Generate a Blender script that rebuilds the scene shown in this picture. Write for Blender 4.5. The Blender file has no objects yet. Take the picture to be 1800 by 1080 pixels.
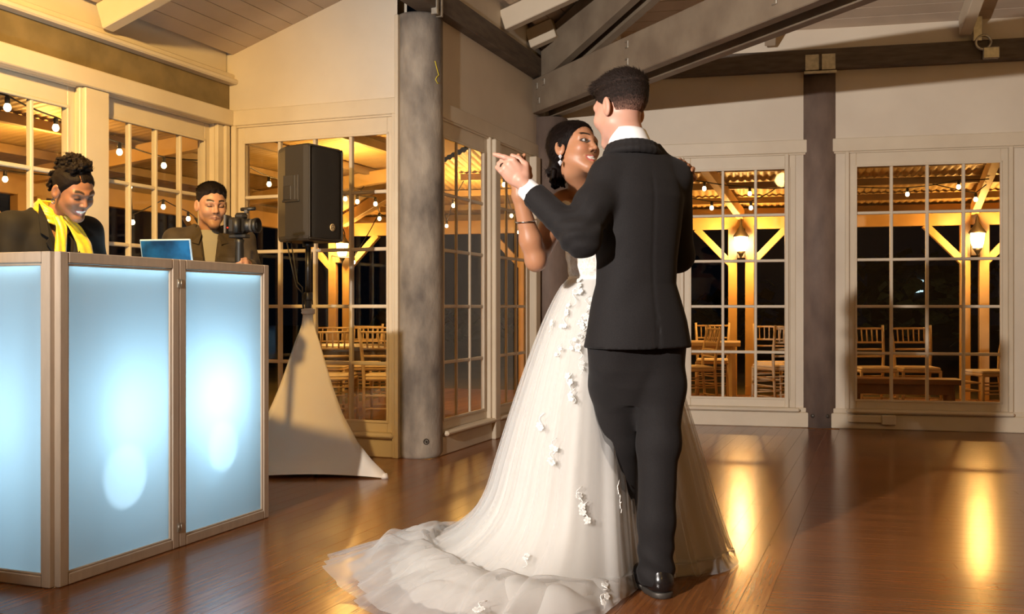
import bpy, bmesh, math, random
import numpy as np
from mathutils import Vector, Matrix
random.seed(7); np.random.seed(7)
PI = math.pi
scene = bpy.context.scene
COL = scene.collection

# ------------------------------------------------------------------ camera
cam_d = bpy.data.cameras.new('camera'); cam = bpy.data.objects.new('camera', cam_d); COL.objects.link(cam)
cam.location = (0, 0, 1.0); cam.rotation_euler = (PI/2, 0, 0)
cam_d.sensor_width = 36.0; cam_d.lens = 35.0; cam_d.clip_end = 200
scene.camera = cam
# ------------------------------------------------------------------ world: a dark night sky
wd = bpy.data.worlds.new('night'); scene.world = wd; wd.use_nodes = True
bg = wd.node_tree.nodes['Background']; bg.inputs[0].default_value = (0.10, 0.13, 0.22, 1); bg.inputs[1].default_value = 0.008
# ------------------------------------------------------------------ view
vs = scene.view_settings
vs.view_transform = 'Standard'; vs.look = 'None'; vs.gamma = 1.0; vs.exposure = 0.0; vs.use_curve_mapping = False
scene.cycles.use_denoising = True
scene.cycles.max_bounces = 8; scene.cycles.transparent_max_bounces = 24
scene.cycles.diffuse_bounces = 4; scene.cycles.glossy_bounces = 4; scene.cycles.transmission_bounces = 6
scene.cycles.sample_clamp_indirect = 6.0
scene.cycles.caustics_reflective = False; scene.cycles.caustics_refractive = False

def lamp(name, kind, loc, power, color, size=0.1, target=None, **kw):
    l = bpy.data.lights.new(name, kind); l.energy = power; l.color = color
    if kind == 'AREA': l.shape = 'DISK'; l.size = size
    else: l.shadow_soft_size = size
    for k, v in kw.items(): setattr(l, k, v)
    o = bpy.data.objects.new(name, l); COL.objects.link(o); o.location = loc
    if target is not None:
        o.rotation_euler = (Vector(target) - Vector(loc)).to_track_quat('-Z', 'Y').to_euler()
    return o
WARM = (1.0, 0.62, 0.20); WARM2 = (1.0, 0.62, 0.30)
# the photographer's flash on a stand, camera left
lamp('flash', 'SPOT', (-2.42, -0.6, 2.22), 1900, (1.0, 0.92, 0.85), 0.05, (3.3, 7.2, 1.4), spot_size=math.radians(72), spot_blend=0.8)
# warm lamps of the room, all out of view (alcove wall lamp, hall pendants)
lamp('alcove_spot', 'SPOT', (-1.75, 2.9, 2.72), 720, WARM, 0.07, (-3.0, 5.0, 1.75), spot_size=math.radians(104), spot_blend=0.85)
lamp('hall_lamp', 'POINT', (3.4, 2.4, 3.3), 40, WARM, 0.12)
lamp('hall_lamp', 'POINT', (0.4, -1.5, 3.3), 35, WARM, 0.12)

# ------------------------------------------------------------------ materials
def new_mat(name):
    m = bpy.data.materials.new(name); m.use_nodes = True
    nt = m.node_tree; b = nt.nodes['Principled BSDF']
    return m, nt, b
def N(nt, kind, **kw):
    n = nt.nodes.new(kind)
    for k, v in kw.items():
        if k.startswith('i_'): n.inputs[k[2:].replace('_', ' ')].default_value = v
        else: setattr(n, k, v)
    return n
def L(nt, a, b): nt.links.new(a, b)
def mat(name, col, rough=0.5, metal=0.0, col2=None, scale=8.0, detail=4.0, stretch=None, bump=0.0, bscale=None,
        spec=0.5, coat=0.0, emit=None, estr=0.0, sheen=0.0, rnd=0.0, sss=0.0, lo=0.35, hi=0.65):
    m, nt, b = new_mat(name)
    b.inputs['Base Color'].default_value = (*col, 1); b.inputs['Roughness'].default_value = rough
    b.inputs['Metallic'].default_value = metal; b.inputs['Specular IOR Level'].default_value = spec
    b.inputs['Coat Weight'].default_value = coat; b.inputs['Coat Roughness'].default_value = 0.12
    b.inputs['Sheen Weight'].default_value = sheen
    if sss: b.inputs['Subsurface Weight'].default_value = sss; b.inputs['Subsurface Radius'].default_value = (0.012, 0.005, 0.003); b.inputs['Subsurface Scale'].default_value = 1.0
    if emit: b.inputs['Emission Color'].default_value = (*emit, 1); b.inputs['Emission Strength'].default_value = estr
    vec = None
    if col2 is not None or bump:
        tc = N(nt, 'ShaderNodeTexCoord'); vec = tc.outputs['Object']
        if stretch:
            mp = N(nt, 'ShaderNodeMapping'); mp.inputs['Scale'].default_value = stretch; L(nt, vec, mp.inputs[0]); vec = mp.outputs[0]
    csock = None
    if col2 is not None:
        nz = N(nt, 'ShaderNodeTexNoise', i_Scale=scale, i_Detail=detail); L(nt, vec, nz.inputs['Vector'])
        rp = N(nt, 'ShaderNodeValToRGB'); rp.color_ramp.elements[0].position = lo; rp.color_ramp.elements[1].position = hi
        rp.color_ramp.elements[0].color = (*col, 1); rp.color_ramp.elements[1].color = (*col2, 1)
        L(nt, nz.outputs['Fac'], rp.inputs[0]); csock = rp.outputs[0]
    if rnd:
        oi = N(nt, 'ShaderNodeObjectInfo'); mr = N(nt, 'ShaderNodeMapRange'); mr.inputs['To Min'].default_value = 1-rnd; mr.inputs['To Max'].default_value = 1+rnd
        L(nt, oi.outputs['Random'], mr.inputs[0])
        hs = N(nt, 'ShaderNodeHueSaturation'); hs.inputs['Color'].default_value = (*col, 1)
        if csock: L(nt, csock, hs.inputs['Color'])
        L(nt, mr.outputs[0], hs.inputs['Value']); csock = hs.outputs[0]
    if csock: L(nt, csock, b.inputs['Base Color'])
    if bump:
        nb = N(nt, 'ShaderNodeTexNoise', i_Scale=bscale or scale*4, i_Detail=3.0); L(nt, vec, nb.inputs['Vector'])
        bp = N(nt, 'ShaderNodeBump', i_Strength=bump, i_Distance=0.01); L(nt, nb.outputs['Fac'], bp.inputs['Height']); L(nt, bp.outputs[0], b.inputs['Normal'])
    return m
def glass_mat(name, tint=(1, 1, 1)):
    m = bpy.data.materials.new(name); m.use_nodes = True; nt = m.node_tree; nt.nodes.clear()
    out = N(nt, 'ShaderNodeOutputMaterial'); mx = N(nt, 'ShaderNodeMixShader'); tr = N(nt, 'ShaderNodeBsdfTransparent'); gl = N(nt, 'ShaderNodeBsdfGlossy')
    tr.inputs[0].default_value = (*tint, 1); gl.inputs['Roughness'].default_value = 0.02
    lw = N(nt, 'ShaderNodeLayerWeight', i_Blend=0.5); pw = N(nt, 'ShaderNodeMath', operation='POWER'); pw.inputs[1].default_value = 5.0
    mr = N(nt, 'ShaderNodeMapRange'); mr.inputs['To Min'].default_value = 0.03; mr.inputs['To Max'].default_value = 0.6
    L(nt, lw.outputs['Facing'], pw.inputs[0]); L(nt, pw.outputs[0], mr.inputs[0]); L(nt, mr.outputs[0], mx.inputs[0])
    L(nt, tr.outputs[0], mx.inputs[1]); L(nt, gl.outputs[0], mx.inputs[2]); L(nt, mx.outputs[0], out.inputs[0])
    return m
def vcol_mat(name, rough=0.5, sss=0.0, bump=0.0, bscale=200.0, stretch=None, spec=0.4, sheen=0.0):
    m, nt, b = new_mat(name)
    a = N(nt, 'ShaderNodeVertexColor'); a.layer_name = 'Col'; L(nt, a.outputs[0], b.inputs['Base Color'])
    b.inputs['Roughness'].default_value = rough; b.inputs['Specular IOR Level'].default_value = spec; b.inputs['Sheen Weight'].default_value = sheen
    if sss: b.inputs['Subsurface Weight'].default_value = sss; b.inputs['Subsurface Radius'].default_value = (0.010, 0.004, 0.002); b.inputs['Subsurface Scale'].default_value = 1.0
    if bump:
        tc = N(nt, 'ShaderNodeTexCoord'); mp = N(nt, 'ShaderNodeMapping'); mp.inputs['Scale'].default_value = stretch or (1, 1, 1); L(nt, tc.outputs['Object'], mp.inputs[0])
        nb = N(nt, 'ShaderNodeTexNoise', i_Scale=bscale, i_Detail=3.0); L(nt, mp.outputs[0], nb.inputs['Vector'])
        bp = N(nt, 'ShaderNodeBump', i_Strength=bump, i_Distance=0.004); L(nt, nb.outputs['Fac'], bp.inputs['Height']); L(nt, bp.outputs[0], b.inputs['Normal'])
    return m
M = {}
M['cream'] = mat('cream_paint', (0.72, 0.62, 0.47), 0.45, col2=(0.66, 0.56, 0.42), scale=3, bump=0.03, bscale=120)
M['wall'] = mat('wall_paint', (0.74, 0.65, 0.52), 0.6, col2=(0.68, 0.59, 0.47), scale=2, bump=0.04, bscale=150)
M['ceil'] = mat('ceiling_paint', (0.62, 0.50, 0.38), 0.55, col2=(0.56, 0.45, 0.34), scale=4, rnd=0.05)
M['dark_timber'] = mat('dark_timber', (0.085, 0.062, 0.045), 0.6, col2=(0.14, 0.105, 0.075), scale=5, stretch=(1, 1, 6), bump=0.15)
M['grey_timber'] = mat('grey_timber', (0.20, 0.15, 0.105), 0.55, col2=(0.28, 0.22, 0.155), scale=4, detail=6, bump=0.12)
M['olive_beam'] = mat('olive_beam', (0.16, 0.115, 0.05), 0.6, col2=(0.23, 0.165, 0.075), scale=6, detail=6, bump=0.12)
M['concrete'] = mat('concrete', (0.13, 0.11, 0.095), 0.75, col2=(0.42, 0.36, 0.29), scale=3.6, detail=10, stretch=(1.4, 1.4, 0.7), bump=0.3, bscale=40, lo=0.36, hi=0.66)
M['concrete_brown'] = mat('concrete_brown', (0.15, 0.105, 0.085), 0.7, col2=(0.23, 0.165, 0.13), scale=5, detail=8, stretch=(1.4, 1.4, 0.6), bump=0.2, bscale=40)
M['galv'] = mat('galvanised', (0.45, 0.42, 0.36), 0.4, 0.8, col2=(0.6, 0.56, 0.48), scale=30)
M['steel_dark'] = mat('dark_bolt', (0.08, 0.07, 0.06), 0.5, 0.6)
M['chalk'] = mat('yellow_chalk', (0.75, 0.6, 0.05), 0.9, bump=0.3)
M['floor'] = mat('jarrah_floor', (0.15, 0.048, 0.014), 0.21, col2=(0.26, 0.098, 0.030), scale=3.0, detail=7, stretch=(1.2, 22, 8), bump=0.012, bscale=14, rnd=0.16, coat=0.0, lo=0.3, hi=0.7)
M['floor_base'] = mat('floor_base', (0.10, 0.04, 0.015), 0.35, col2=(0.15, 0.06, 0.02), scale=6, stretch=(1, 12, 1))
M['glass'] = glass_mat('window_glass')
M['veranda_timber'] = mat('veranda_timber', (0.70, 0.47, 0.20), 0.6, col2=(0.62, 0.40, 0.16), scale=5, bump=0.08)
M['roof_iron'] = mat('roof_iron', (0.58, 0.42, 0.20), 0.55, 0.0, col2=(0.50, 0.35, 0.16), scale=3)
M['purlin'] = mat('purlin', (0.35, 0.24, 0.12), 0.6, col2=(0.28, 0.19, 0.09), scale=6)
M['deck'] = mat('deck_boards', (0.22, 0.11, 0.045), 0.35, col2=(0.30, 0.155, 0.065), scale=5, stretch=(1, 12, 4), rnd=0.2)
M['ground'] = mat('lawn_ground', (0.09, 0.075, 0.03), 0.9, col2=(0.13, 0.10, 0.04), scale=1.2, bump=0.5, bscale=10)
M['hedge'] = mat('hedge_leaves', (0.06, 0.065, 0.015), 0.8, col2=(0.11, 0.11, 0.03), scale=9)
M['black_plastic'] = mat('black_plastic', (0.016, 0.014, 0.012), 0.42, bump=0.08, bscale=300)
M['black_iron'] = mat('black_iron', (0.02, 0.017, 0.014), 0.5, 0.3, bump=0.1)
M['bulb'] = mat('bulb_glow', (1, 0.85, 0.6), 0.3, emit=(1.0, 0.78, 0.42), estr=9.0)
M['lantern_glow'] = mat('lantern_glass', (1, 0.9, 0.7), 0.3, emit=(1.0, 0.80, 0.48), estr=9.0)
M['lantern_bright'] = mat('lantern_glass_bright', (1, 0.95, 0.9), 0.3, emit=(1.0, 0.90, 0.74), estr=26.0)

# ------------------------------------------------------------------ mesh builder
def chamfer_box(sx, sy, sz, bv):
    hx, hy, hz = sx/2, sy/2, sz/2
    V = []; F = []; idx = {}
    h = (hx, hy, hz)
    if bv <= 0:
        V = [(x*hx, y*hy, z*hz) for x in (-1, 1) for y in (-1, 1) for z in (-1, 1)]
        F = [(0, 1, 3, 2), (4, 6, 7, 5), (0, 4, 5, 1), (2, 3, 7, 6), (0, 2, 6, 4), (1, 5, 7, 3)]
        return V, F
    bv = min(bv, 0.45*min(sx, sy, sz))
    S = [(a, b, c) for a in (-1, 1) for b in (-1, 1) for c in (-1, 1)]
    for s in S:
        for ax in range(3):
            p = [s[i]*(h[i] - (0 if i == ax else bv)) for i in range(3)]
            idx[(s, ax)] = len(V); V.append(tuple(p))
    def orient(f):
        a, b, c = (Vector(V[i]) for i in f[:3]); n = (b-a).cross(c-a)
        ctr = sum((Vector(V[i]) for i in f), Vector())/len(f)
        return f if n.dot(ctr) > 0 else tuple(reversed(f))
    for ax in range(3):
        o1, o2 = [i for i in range(3) if i != ax]
        for sg in (-1, 1):
            f = []
            for a, b in ((-1, -1), (1, -1), (1, 1), (-1, 1)):
                s = [0, 0, 0]; s[ax] = sg; s[o1] = a; s[o2] = b; f.append(idx[(tuple(s), ax)])
            F.append(orient(tuple(f)))
    for ax in range(3):
        o1, o2 = [i for i in range(3) if i != ax]
        for a in (-1, 1):
            for b in (-1, 1):
                s0 = [0, 0, 0]; s1 = [0, 0, 0]; s0[ax] = -1; s1[ax] = 1
                for s in (s0, s1): s[o1] = a; s[o2] = b
                s0 = tuple(s0); s1 = tuple(s1)
                F.append(orient((idx[(s0, o1)], idx[(s1, o1)], idx[(s1, o2)], idx[(s0, o2)])))
    for s in S: F.append(orient((idx[(s, 0)], idx[(s, 1)], idx[(s, 2)])))
    return V, F
class MB:
    def __init__(s): s.v = []; s.f = []; s.sm = []
    def add(s, V, F, smooth=False):
        n = len(s.v); s.v += [tuple(p) for p in V]; s.f += [tuple(i+n for i in f) for f in F]; s.sm += [smooth]*len(F); return s
    def box(s, c, size, R=None, bv=0.0):
        V, F = chamfer_box(*size, bv); c = Vector(c)
        return s.add([(R @ Vector(p) if R is not None else Vector(p)) + c for p in V], F)
    def bar(s, a, b, w, h, bv=0.0, up=(0, 0, 1)):                     # box from a to b, w across, h along up
        a = Vector(a); b = Vector(b); d = b-a; y = d.normalized(); u = Vector(up); x = y.cross(u)
        if x.length < 1e-5: x = Vector((1, 0, 0))
        x.normalize(); z = x.cross(y)
        return s.box((a+b)/2, (w, d.length, h), Matrix((x, y, z)).transposed(), bv)
    def tube(s, pts, rad, n=8, cap=True, closed=False):
        pts = [Vector(p) for p in pts]; rad = rad if hasattr(rad, '__len__') else [rad]*len(pts)
        t0 = (pts[1]-pts[0]).normalized(); ref = Vector((0, 0, 1)) if abs(t0.z) < 0.9 else Vector((1, 0, 0))
        x = t0.cross(ref).normalized(); V = []; F = []
        for i, p in enumerate(pts):
            t = (pts[min(i+1, len(pts)-1)] - pts[max(i-1, 0)]).normalized()
            x = (x - t*x.dot(t)).normalized(); y = t.cross(x)
            for k in range(n):
                a = 2*PI*k/n; V.append(p + (x*math.cos(a) + y*math.sin(a))*rad[i])
        for i in range(len(pts)-1):
            for k in range(n): F.append((i*n+k, i*n+(k+1) % n, (i+1)*n+(k+1) % n, (i+1)*n+k))
        if cap: F.append(tuple(reversed(range(n)))); F.append(tuple((len(pts)-1)*n+k for k in range(n)))
        return s.add(V, F, True)
    def lathe(s, prof, c=(0, 0, 0), n=24, R=None, cap=True):          # prof [(r, z)]
        V = []; F = []; c = Vector(c)
        for r, z in prof:
            for k in range(n):
                a = 2*PI*k/n; p = Vector((r*math.cos(a), r*math.sin(a), z)); V.append((R @ p if R is not None else p) + c)
        for i in range(len(prof)-1):
            for k in range(n): F.append((i*n+k, i*n+(k+1) % n, (i+1)*n+(k+1) % n, (i+1)*n+k))
        if cap: F.append(tuple(reversed(range(n)))); F.append(tuple((len(prof)-1)*n+k for k in range(n)))
        return s.add(V, F, True)
    def prism(s, poly, z0, z1, Mx=None):                               # poly ccw xy
        n = len(poly); V = [(x, y, z0) for x, y in poly] + [(x, y, z1) for x, y in poly]
        F = [tuple(reversed(range(n))), tuple(range(n, 2*n))] + [(i, (i+1) % n, (i+1) % n+n, i+n) for i in range(n)]
        return s.add([(Mx @ Vector(p) if Mx is not None else p) for p in V], F)
WM = {}                                                                # world matrices of things
def mesh_of(name, mb, m, Minv=None):
    me = bpy.data.meshes.new(name); v = mb.v
    if Minv is not None: v = [Minv @ Vector(p) for p in v]
    me.from_pydata([tuple(p) for p in v], [], mb.f); 
    me.polygons.foreach_set('use_smooth', mb.sm)
    if any(mb.sm) and not all(mb.sm): pass
    if m is not None: me.materials.append(M[m] if isinstance(m, str) else m)
    me.update(); return me
def tag(o, label=None, cat=None, group=None, kind=None):
    if label: o['label'] = label
    if cat: o['category'] = cat
    if group: o['group'] = group
    if kind: o['kind'] = kind
    return o
def thing(name, label, cat, loc=(0, 0, 0), rotz=0.0, group=None, kind=None):
    o = bpy.data.objects.new(name, None); COL.objects.link(o); o.location = loc; o.rotation_euler = (0, 0, rotz); o.empty_display_size = 0.1
    WM[o.name] = Matrix.Translation(Vector(loc)) @ Matrix.Rotation(rotz, 4, 'Z')
    return tag(o, label, cat, group, kind)
def part(name, mb, m, parent, local=False, label=None):                # a child mesh; coordinates are world unless local
    Wm = WM[parent.name]
    me = mesh_of(name, mb, m, None if local else Wm.inverted())
    o = bpy.data.objects.new(name, me); COL.objects.link(o); o.parent = parent; WM[o.name] = Wm
    if label: o['label'] = label
    return o
def solo(name, mb, m, label=None, cat=None, loc=(0, 0, 0), group=None, kind=None):   # a thing of one mesh, world coordinates
    Wm = Matrix.Translation(Vector(loc)); me = mesh_of(name, mb, m, Wm.inverted())
    o = bpy.data.objects.new(name, me); COL.objects.link(o); o.location = loc; WM[o.name] = Wm
    return tag(o, label, cat, group, kind)
def struct(name, mb, m, loc=(0, 0, 0)): return solo(name, mb, m, kind='structure', loc=loc)
def copy_tree(o, parent=None):
    c = o.copy(); COL.objects.link(c)
    if parent is not None: c.parent = parent
    for ch in list(o.children): copy_tree(ch, c)
    return c
F_PX = 1750.0
def at(px, py, Y): return Vector(((px-900)/F_PX*Y, Y, 1-(py-540)/F_PX*Y))

# ------------------------------------------------------------------ plan of the building
U = Vector((0.3552, 0.9348, 0)).normalized(); Vv = Vector((-U.y, U.x, 0))       # U runs away along the left wall, Vv to the left
DB = Vector((0.9746, -0.2239, 0)); NB = Vector((0.2239, 0.9746, 0))               # back wall direction and its outside
C_L = Vector((-1.99, 7.036, 0)); C_G = Vector((-0.79, 6.58, 0)); C_R = Vector((-0.45, 6.73, 0)); C_B = Vector((0.30, 8.735, 0))
class Frame:
    def __init__(s, o, d, n): s.o = Vector(o); s.d = d; s.n = n; s.R = Matrix((d, n, d.cross(n))).transposed(); s.up = 1 if d.cross(n).z > 0 else -1
    def p(s, a, b, z): return s.o + s.d*a + s.n*b + Vector((0, 0, z))
    def box(s, mb, a0, a1, b0, b1, z0, z1, bv=0.0): return mb.box(s.p((a0+a1)/2, (b0+b1)/2, (z0+z1)/2), (abs(a1-a0), abs(b1-b0), abs(z1-z0)), s.R, bv)
FL = Frame(C_L, -U, Vv); FG = Frame(C_G, Vv, U); FR = Frame(C_R, U, Vv); FB = Frame(C_B, DB, NB)
SLOPE = 0.33
def dL(p): return (Vector(p)-C_L).dot(-Vv)          # distance from the left wall into the hall
def dB(p): return (Vector(p)-C_B).dot(-NB)
def zc(p): return min(2.79 + SLOPE*dL(p), 3.297 + SLOPE*dB(p), 4.55)
# ------------------------------------------------------------------ floor
_r = C_R + Vv*0.05; _g2 = _r + U*(0.10-(_r-C_G).dot(U)); _g3 = _r + U*((0.10-(_r-C_B).dot(NB))/U.dot(NB)); _b = C_B + NB*0.10; _g4 = _b + DB*((6.62-_b.x)/DB.x)
_l = C_L + Vv*0.10 + U*0.10; _g6 = _l - U*((_l.y+4.1)/U.y)
fl = MB().prism([(p.x, p.y) for p in (_l, _g6, Vector((6.62, -4.1, 0)), _g4, _g3, _g2)], -0.24, -0.02); floor = struct('floor', fl, 'floor_base')
BW = 0.09
def plank(poly, zt, zb, parent, name, m, ang):
    # poly: four ground points, ccw; top edges eased
    c = sum(poly, Vector((0, 0, 0)))/4; Rz = Matrix.Rotation(-ang, 3, 'Z')
    q = [Rz @ (p-c) for p in poly]; e = 0.0005
    ins = []
    for p in q: ins.append(Vector((p.x - math.copysign(e, p.x), p.y - math.copysign(e, p.y), 0)))
    V = [(p.x, p.y, zb) for p in q] + [(p.x, p.y, zt-0.0004) for p in q] + [(p.x, p.y, zt) for p in ins]
    F = [(0, 1, 5, 4), (1, 2, 6, 5), (2, 3, 7, 6), (3, 0, 4, 7), (4, 5, 9, 8), (5, 6, 10, 9), (6, 7, 11, 10), (7, 4, 8, 11), (8, 9, 10, 11)]
    me = bpy.data.meshes.new(name); me.from_pydata(V, [], F); me.materials.append(M[m]); me.update()
    o = bpy.data.objects.new(name, me); COL.objects.link(o); o.parent = parent
    o.location = (c.x, c.y, 0); o.rotation_euler = (0, 0, ang); return o
angU = math.atan2(U.y, U.x); angB = math.atan2(DB.y, DB.x)
W_EDGE = -0.388
w0 = C_L.dot(-Vv); wR = C_R.dot(-Vv); uG = C_L.dot(U); uB = C_B.dot(U)
gap = 0.0004
w = W_EDGE
while w > w0:
    wl = max(w-BW, w0 - 0.02)
    uend = uG + 0.03 if (w+wl)/2 < wR else uB + 0.25
    u = 2.2 + random.uniform(-0.9, 0.3)
    while u < uend:
        un = min(u + random.uniform(1.5, 3.0), uend)
        if uend-un < 0.35: un = uend
        poly = [U*u - Vv*(wl+gap), U*u - Vv*(w-gap), U*un - Vv*(w-gap), U*un - Vv*(wl+gap)]
        poly = [U*(u+gap) - Vv*(wl+gap), U*(un-gap) - Vv*(wl+gap), U*(un-gap) - Vv*(w-gap), U*(u+gap) - Vv*(w-gap)]
        poly = poly if (poly[1]-poly[0]).cross(poly[2]-poly[1]).z > 0 else poly[::-1]
        plank(poly, 0.0, -0.019, floor, 'plank', 'floor', angU); u = un
    w = wl
def a_edge(b):                       # along-coordinate of the joint between both floors at distance b from the back wall
    P = C_B - NB*b; t = (W_EDGE - P.dot(-Vv))/DB.dot(-Vv); return t
b = 0.0
while b < 5.75:
    b2 = b+BW; amax = 5.0
    a = max(a_edge(b), a_edge(b2)) ; first = True; nxt = a + random.uniform(0.5, 2.4)
    while a < amax - 0.01:
        an = min(nxt, amax)
        P = lambda aa, bb: C_B + DB*aa - NB*bb
        l0, l1 = (a_edge(b), a_edge(b2)) if first else (a, a)
        poly = [P(l1+gap, b2-gap), P(an-gap, b2-gap), P(an-gap, b+gap), P(l0+gap, b+gap)]
        plank(poly, 0.0, -0.019, floor, 'plank', 'floor', angB)
        a = an; nxt = a + random.uniform(1.7, 3.0); first = False
    b = b2

# ------------------------------------------------------------------ walls, windows, trims
GZ0, GZ1, HEAD, BAND = 0.236, 2.157, 2.28, 2.39
WN = [0]
def window(fr, a0, a1, cols, rows=5, bface=0.03, st=0.055, depth=0.045):
    """glazed leaf: a0..a1 is the glass; frame around it, bars and panes as pieces"""
    WN[0] += 1
    o = fr.p((a0+a1)/2, bface, GZ0-0.05)
    w = thing('window_%d' % WN[0], None, None, o, math.atan2(fr.d.y, fr.d.x), kind='structure')
    mb = MB(); b0, b1 = bface, bface+depth
    for (x0, x1, z0, z1) in ((a0-st, a0, GZ0-0.075, HEAD), (a1, a1+st, GZ0-0.075, HEAD), (a0, a1, GZ1, HEAD), (a0, a1, GZ0-0.075, GZ0)):
        fr.box(mb, x0, x1, b0, b1, z0, z1, 0.004)
    part('window_frame', mb, 'cream', w)
    mo = MB()
    for (x0, x1, z0, z1) in ((a0-0.012, a0+0.006, GZ0-0.006, GZ1+0.006), (a1-0.006, a1+0.012, GZ0-0.006, GZ1+0.006), (a0-0.012, a1+0.012, GZ1-0.006, GZ1+0.012), (a0-0.012, a1+0.012, GZ0-0.012, GZ0+0.006)):
        fr.box(mo, x0, x1, b0-0.006, b0+0.006, z0, z1, 0.003)
    part('glazing_bead', mo, 'cream', w)
    cw = (a1-a0)/cols; ch = (GZ1-GZ0)/rows; bw = 0.024
    for i in range(1, cols):
        mb = MB(); fr.box(mb, a0+cw*i-bw/2, a0+cw*i+bw/2, b0+0.004, b1-0.004, GZ0, GZ1, 0.005); part('muntin', mb, 'cream', w)
    for j in range(1, rows):
        mb = MB(); fr.box(mb, a0, a1, b0+0.006, b1-0.006, GZ0+ch*j-bw/2, GZ0+ch*j+bw/2, 0.005); part('muntin', mb, 'cream', w)
    src = None
    for i in range(cols):
        for j in range(rows):
            c = fr.p(a0+cw*(i+0.5), b0+depth*0.53, GZ0+ch*(j+0.5))
            if src is None:
                mb = MB().box((0, 0, 0), (cw-0.012, 0.004, ch-0.012)); me = mesh_of('pane', mb, 'glass'); src = me
            p = bpy.data.objects.new('pane', src); COL.objects.link(p); p.parent = w; p.location = WM[w.name].inverted() @ c
    return w
def wall(name, fr, a0, a1, holes, ztop, thick=0.14, b=0.03):
    mb = MB(); xs = a0
    for h0, h1 in holes:
        if h0 > xs: fr.box(mb, xs, h0, b, b+thick, 0, HEAD)
        xs = h1
    if a1 > xs: fr.box(mb, xs, a1, b, b+thick, 0, HEAD)
    for h0, h1 in holes: fr.box(mb, h0, h1, b+0.01, b+thick, 0, GZ0-0.075)
    # upper panel with a sloping top where needed
    n = 8; V = []; F = []
    for i in range(n+1):
        a = a0 + (a1-a0)*i/n; zt = ztop(a) if callable(ztop) else ztop
        for bb in (b, b+thick):
            for z in (HEAD, zt): V.append(fr.p(a, bb, z))
    for i in range(n):
        k = 4*i
        F += [(k, k+4, k+5, k+1), (k+2, k+3, k+7, k+6), (k+1, k+5, k+7, k+3), (k, k+2, k+6, k+4)]
    mb.add(V, F)
    return struct(name, mb, 'wall')
TN = [0]
def trim(mb, m='cream'): TN[0] += 1; return struct('trim_%d' % TN[0], mb, m)
def band(fr, a0, a1):
    mb = MB(); fr.box(mb, a0, a1, 0.008, 0.03, HEAD+0.0, BAND, 0.005); fr.box(mb, a0, a1, 0.016, 0.03, HEAD-0.014, HEAD+0.0, 0.003); trim(mb)
def base(side, fr, a0, a1, sills):
    mb = MB(); fr.box(mb, a0, a1, 0.0, 0.03, 0, 0.125, 0.006); fr.box(mb, a0, a1, 0.012, 0.03, 0.125, GZ0-0.073, 0.004)
    bb = struct('baseboard_' + side, mb, 'cream')
    for s0, s1 in sills:
        mb = MB(); fr.box(mb, s0, s1, -0.032, 0.06, 0.128, 0.162, 0.012); part('window_sill', mb, 'cream', bb)
# gable wall (behind the loudspeaker)
zg = lambda a: 2.79 + SLOPE*dL(FG.p(a, 0, 0)) + 0.05
wall('wall_gable', FG, -0.02, 1.45, [(0.0, 1.243)], zg)
window(FG, 0.055, 1.188, 4)
band(FG, -0.015, 1.284); base('gable', FG, -0.015, 1.284, [(-0.012, 1.284)])
mb = MB(); FG.box(mb, -0.02, 0.0, -0.012, 0.16, 0, HEAD, 0.004); FG.box(mb, 1.243, 1.284, 0.0, 0.06, 0, HEAD, 0.006); trim(mb)
# return wall (right of the near column)
wall('wall_return', FR, -0.12, 2.2, [(-0.02, 0.81), (0.98, 1.74)], 3.02, 0.045)
window(FR, 0.035, 0.755, 3, depth=0.026); window(FR, 1.035, 1.685, 3, depth=0.026)
band(FR, -0.1, 2.2); base('return', FR, -0.1, 2.2, [(-0.02, 0.95), (0.95, 1.9)])
mb = MB()
FR.box(mb, 0.845, 0.945, -0.03, 0.05, 0.0, 2.27, 0.006); FR.box(mb, 0.815, 0.845, 0.0, 0.05, 0.16, HEAD, 0.005); FR.box(mb, 0.945, 0.98, 0.0, 0.05, 0.16, HEAD, 0.005); trim(mb)
mb = MB(); FR.box(mb, 1.765, 1.875, -0.03, 0.05, 0.0, 2.27, 0.006); trim(mb)
# left wall
wall('wall_left', FL, -0.02, 7.0, [(0.115, 1.175), (1.345, 2.445), (2.62, 3.72), (3.9, 5.0)], 2.84, b=0.05)
window(FL, 0.17, 1.12, 4, bface=0.09); window(FL, 1.40, 2.39, 4, bface=0.09); window(FL, 2.675, 3.665, 4, bface=0.09); window(FL, 3.955, 4.945, 4, bface=0.09)
mb = MB(); FL.box(mb, -0.04, 7.0, -0.02, 0.05, HEAD+0.0, BAND, 0.006); trim(mb)
mb = MB()
for a0, a1 in ((1.165, 1.355), (2.43, 2.63), (3.71, 3.91)): FL.box(mb, a0, a1, 0.0, 0.05, 0, HEAD, 0.006); FL.box(mb, a0-0.022, a1+0.022, 0.022, 0.05, 0, HEAD, 0.005); 
FL.box(mb, 0.0, 0.05, 0.0, 0.05, 0, HEAD, 0.006); FL.box(mb, 0.05, 0.115, 0.02, 0.05, 0, HEAD, 0.005); trim(mb)
base('left', FL, 0.0, 7.0, [])
mb = MB(); FL.box(mb, -0.03, 7.0, 0.03, 0.05, BAND, 2.575); lint = solo('lintel_beam', mb, 'olive_beam', 'long dark olive timber lintel above the left windows', 'beam', FL.p(3.5, 0.04, BAND))
mb = MB(); FL.box(mb, -0.035, 7.0, -0.045, 0.05, 2.575, 2.612, 0.01); FL.box(mb, -0.035, 7.0, -0.015, 0.05, 2.612, 2.65, 0.008); trim(mb)
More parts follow.
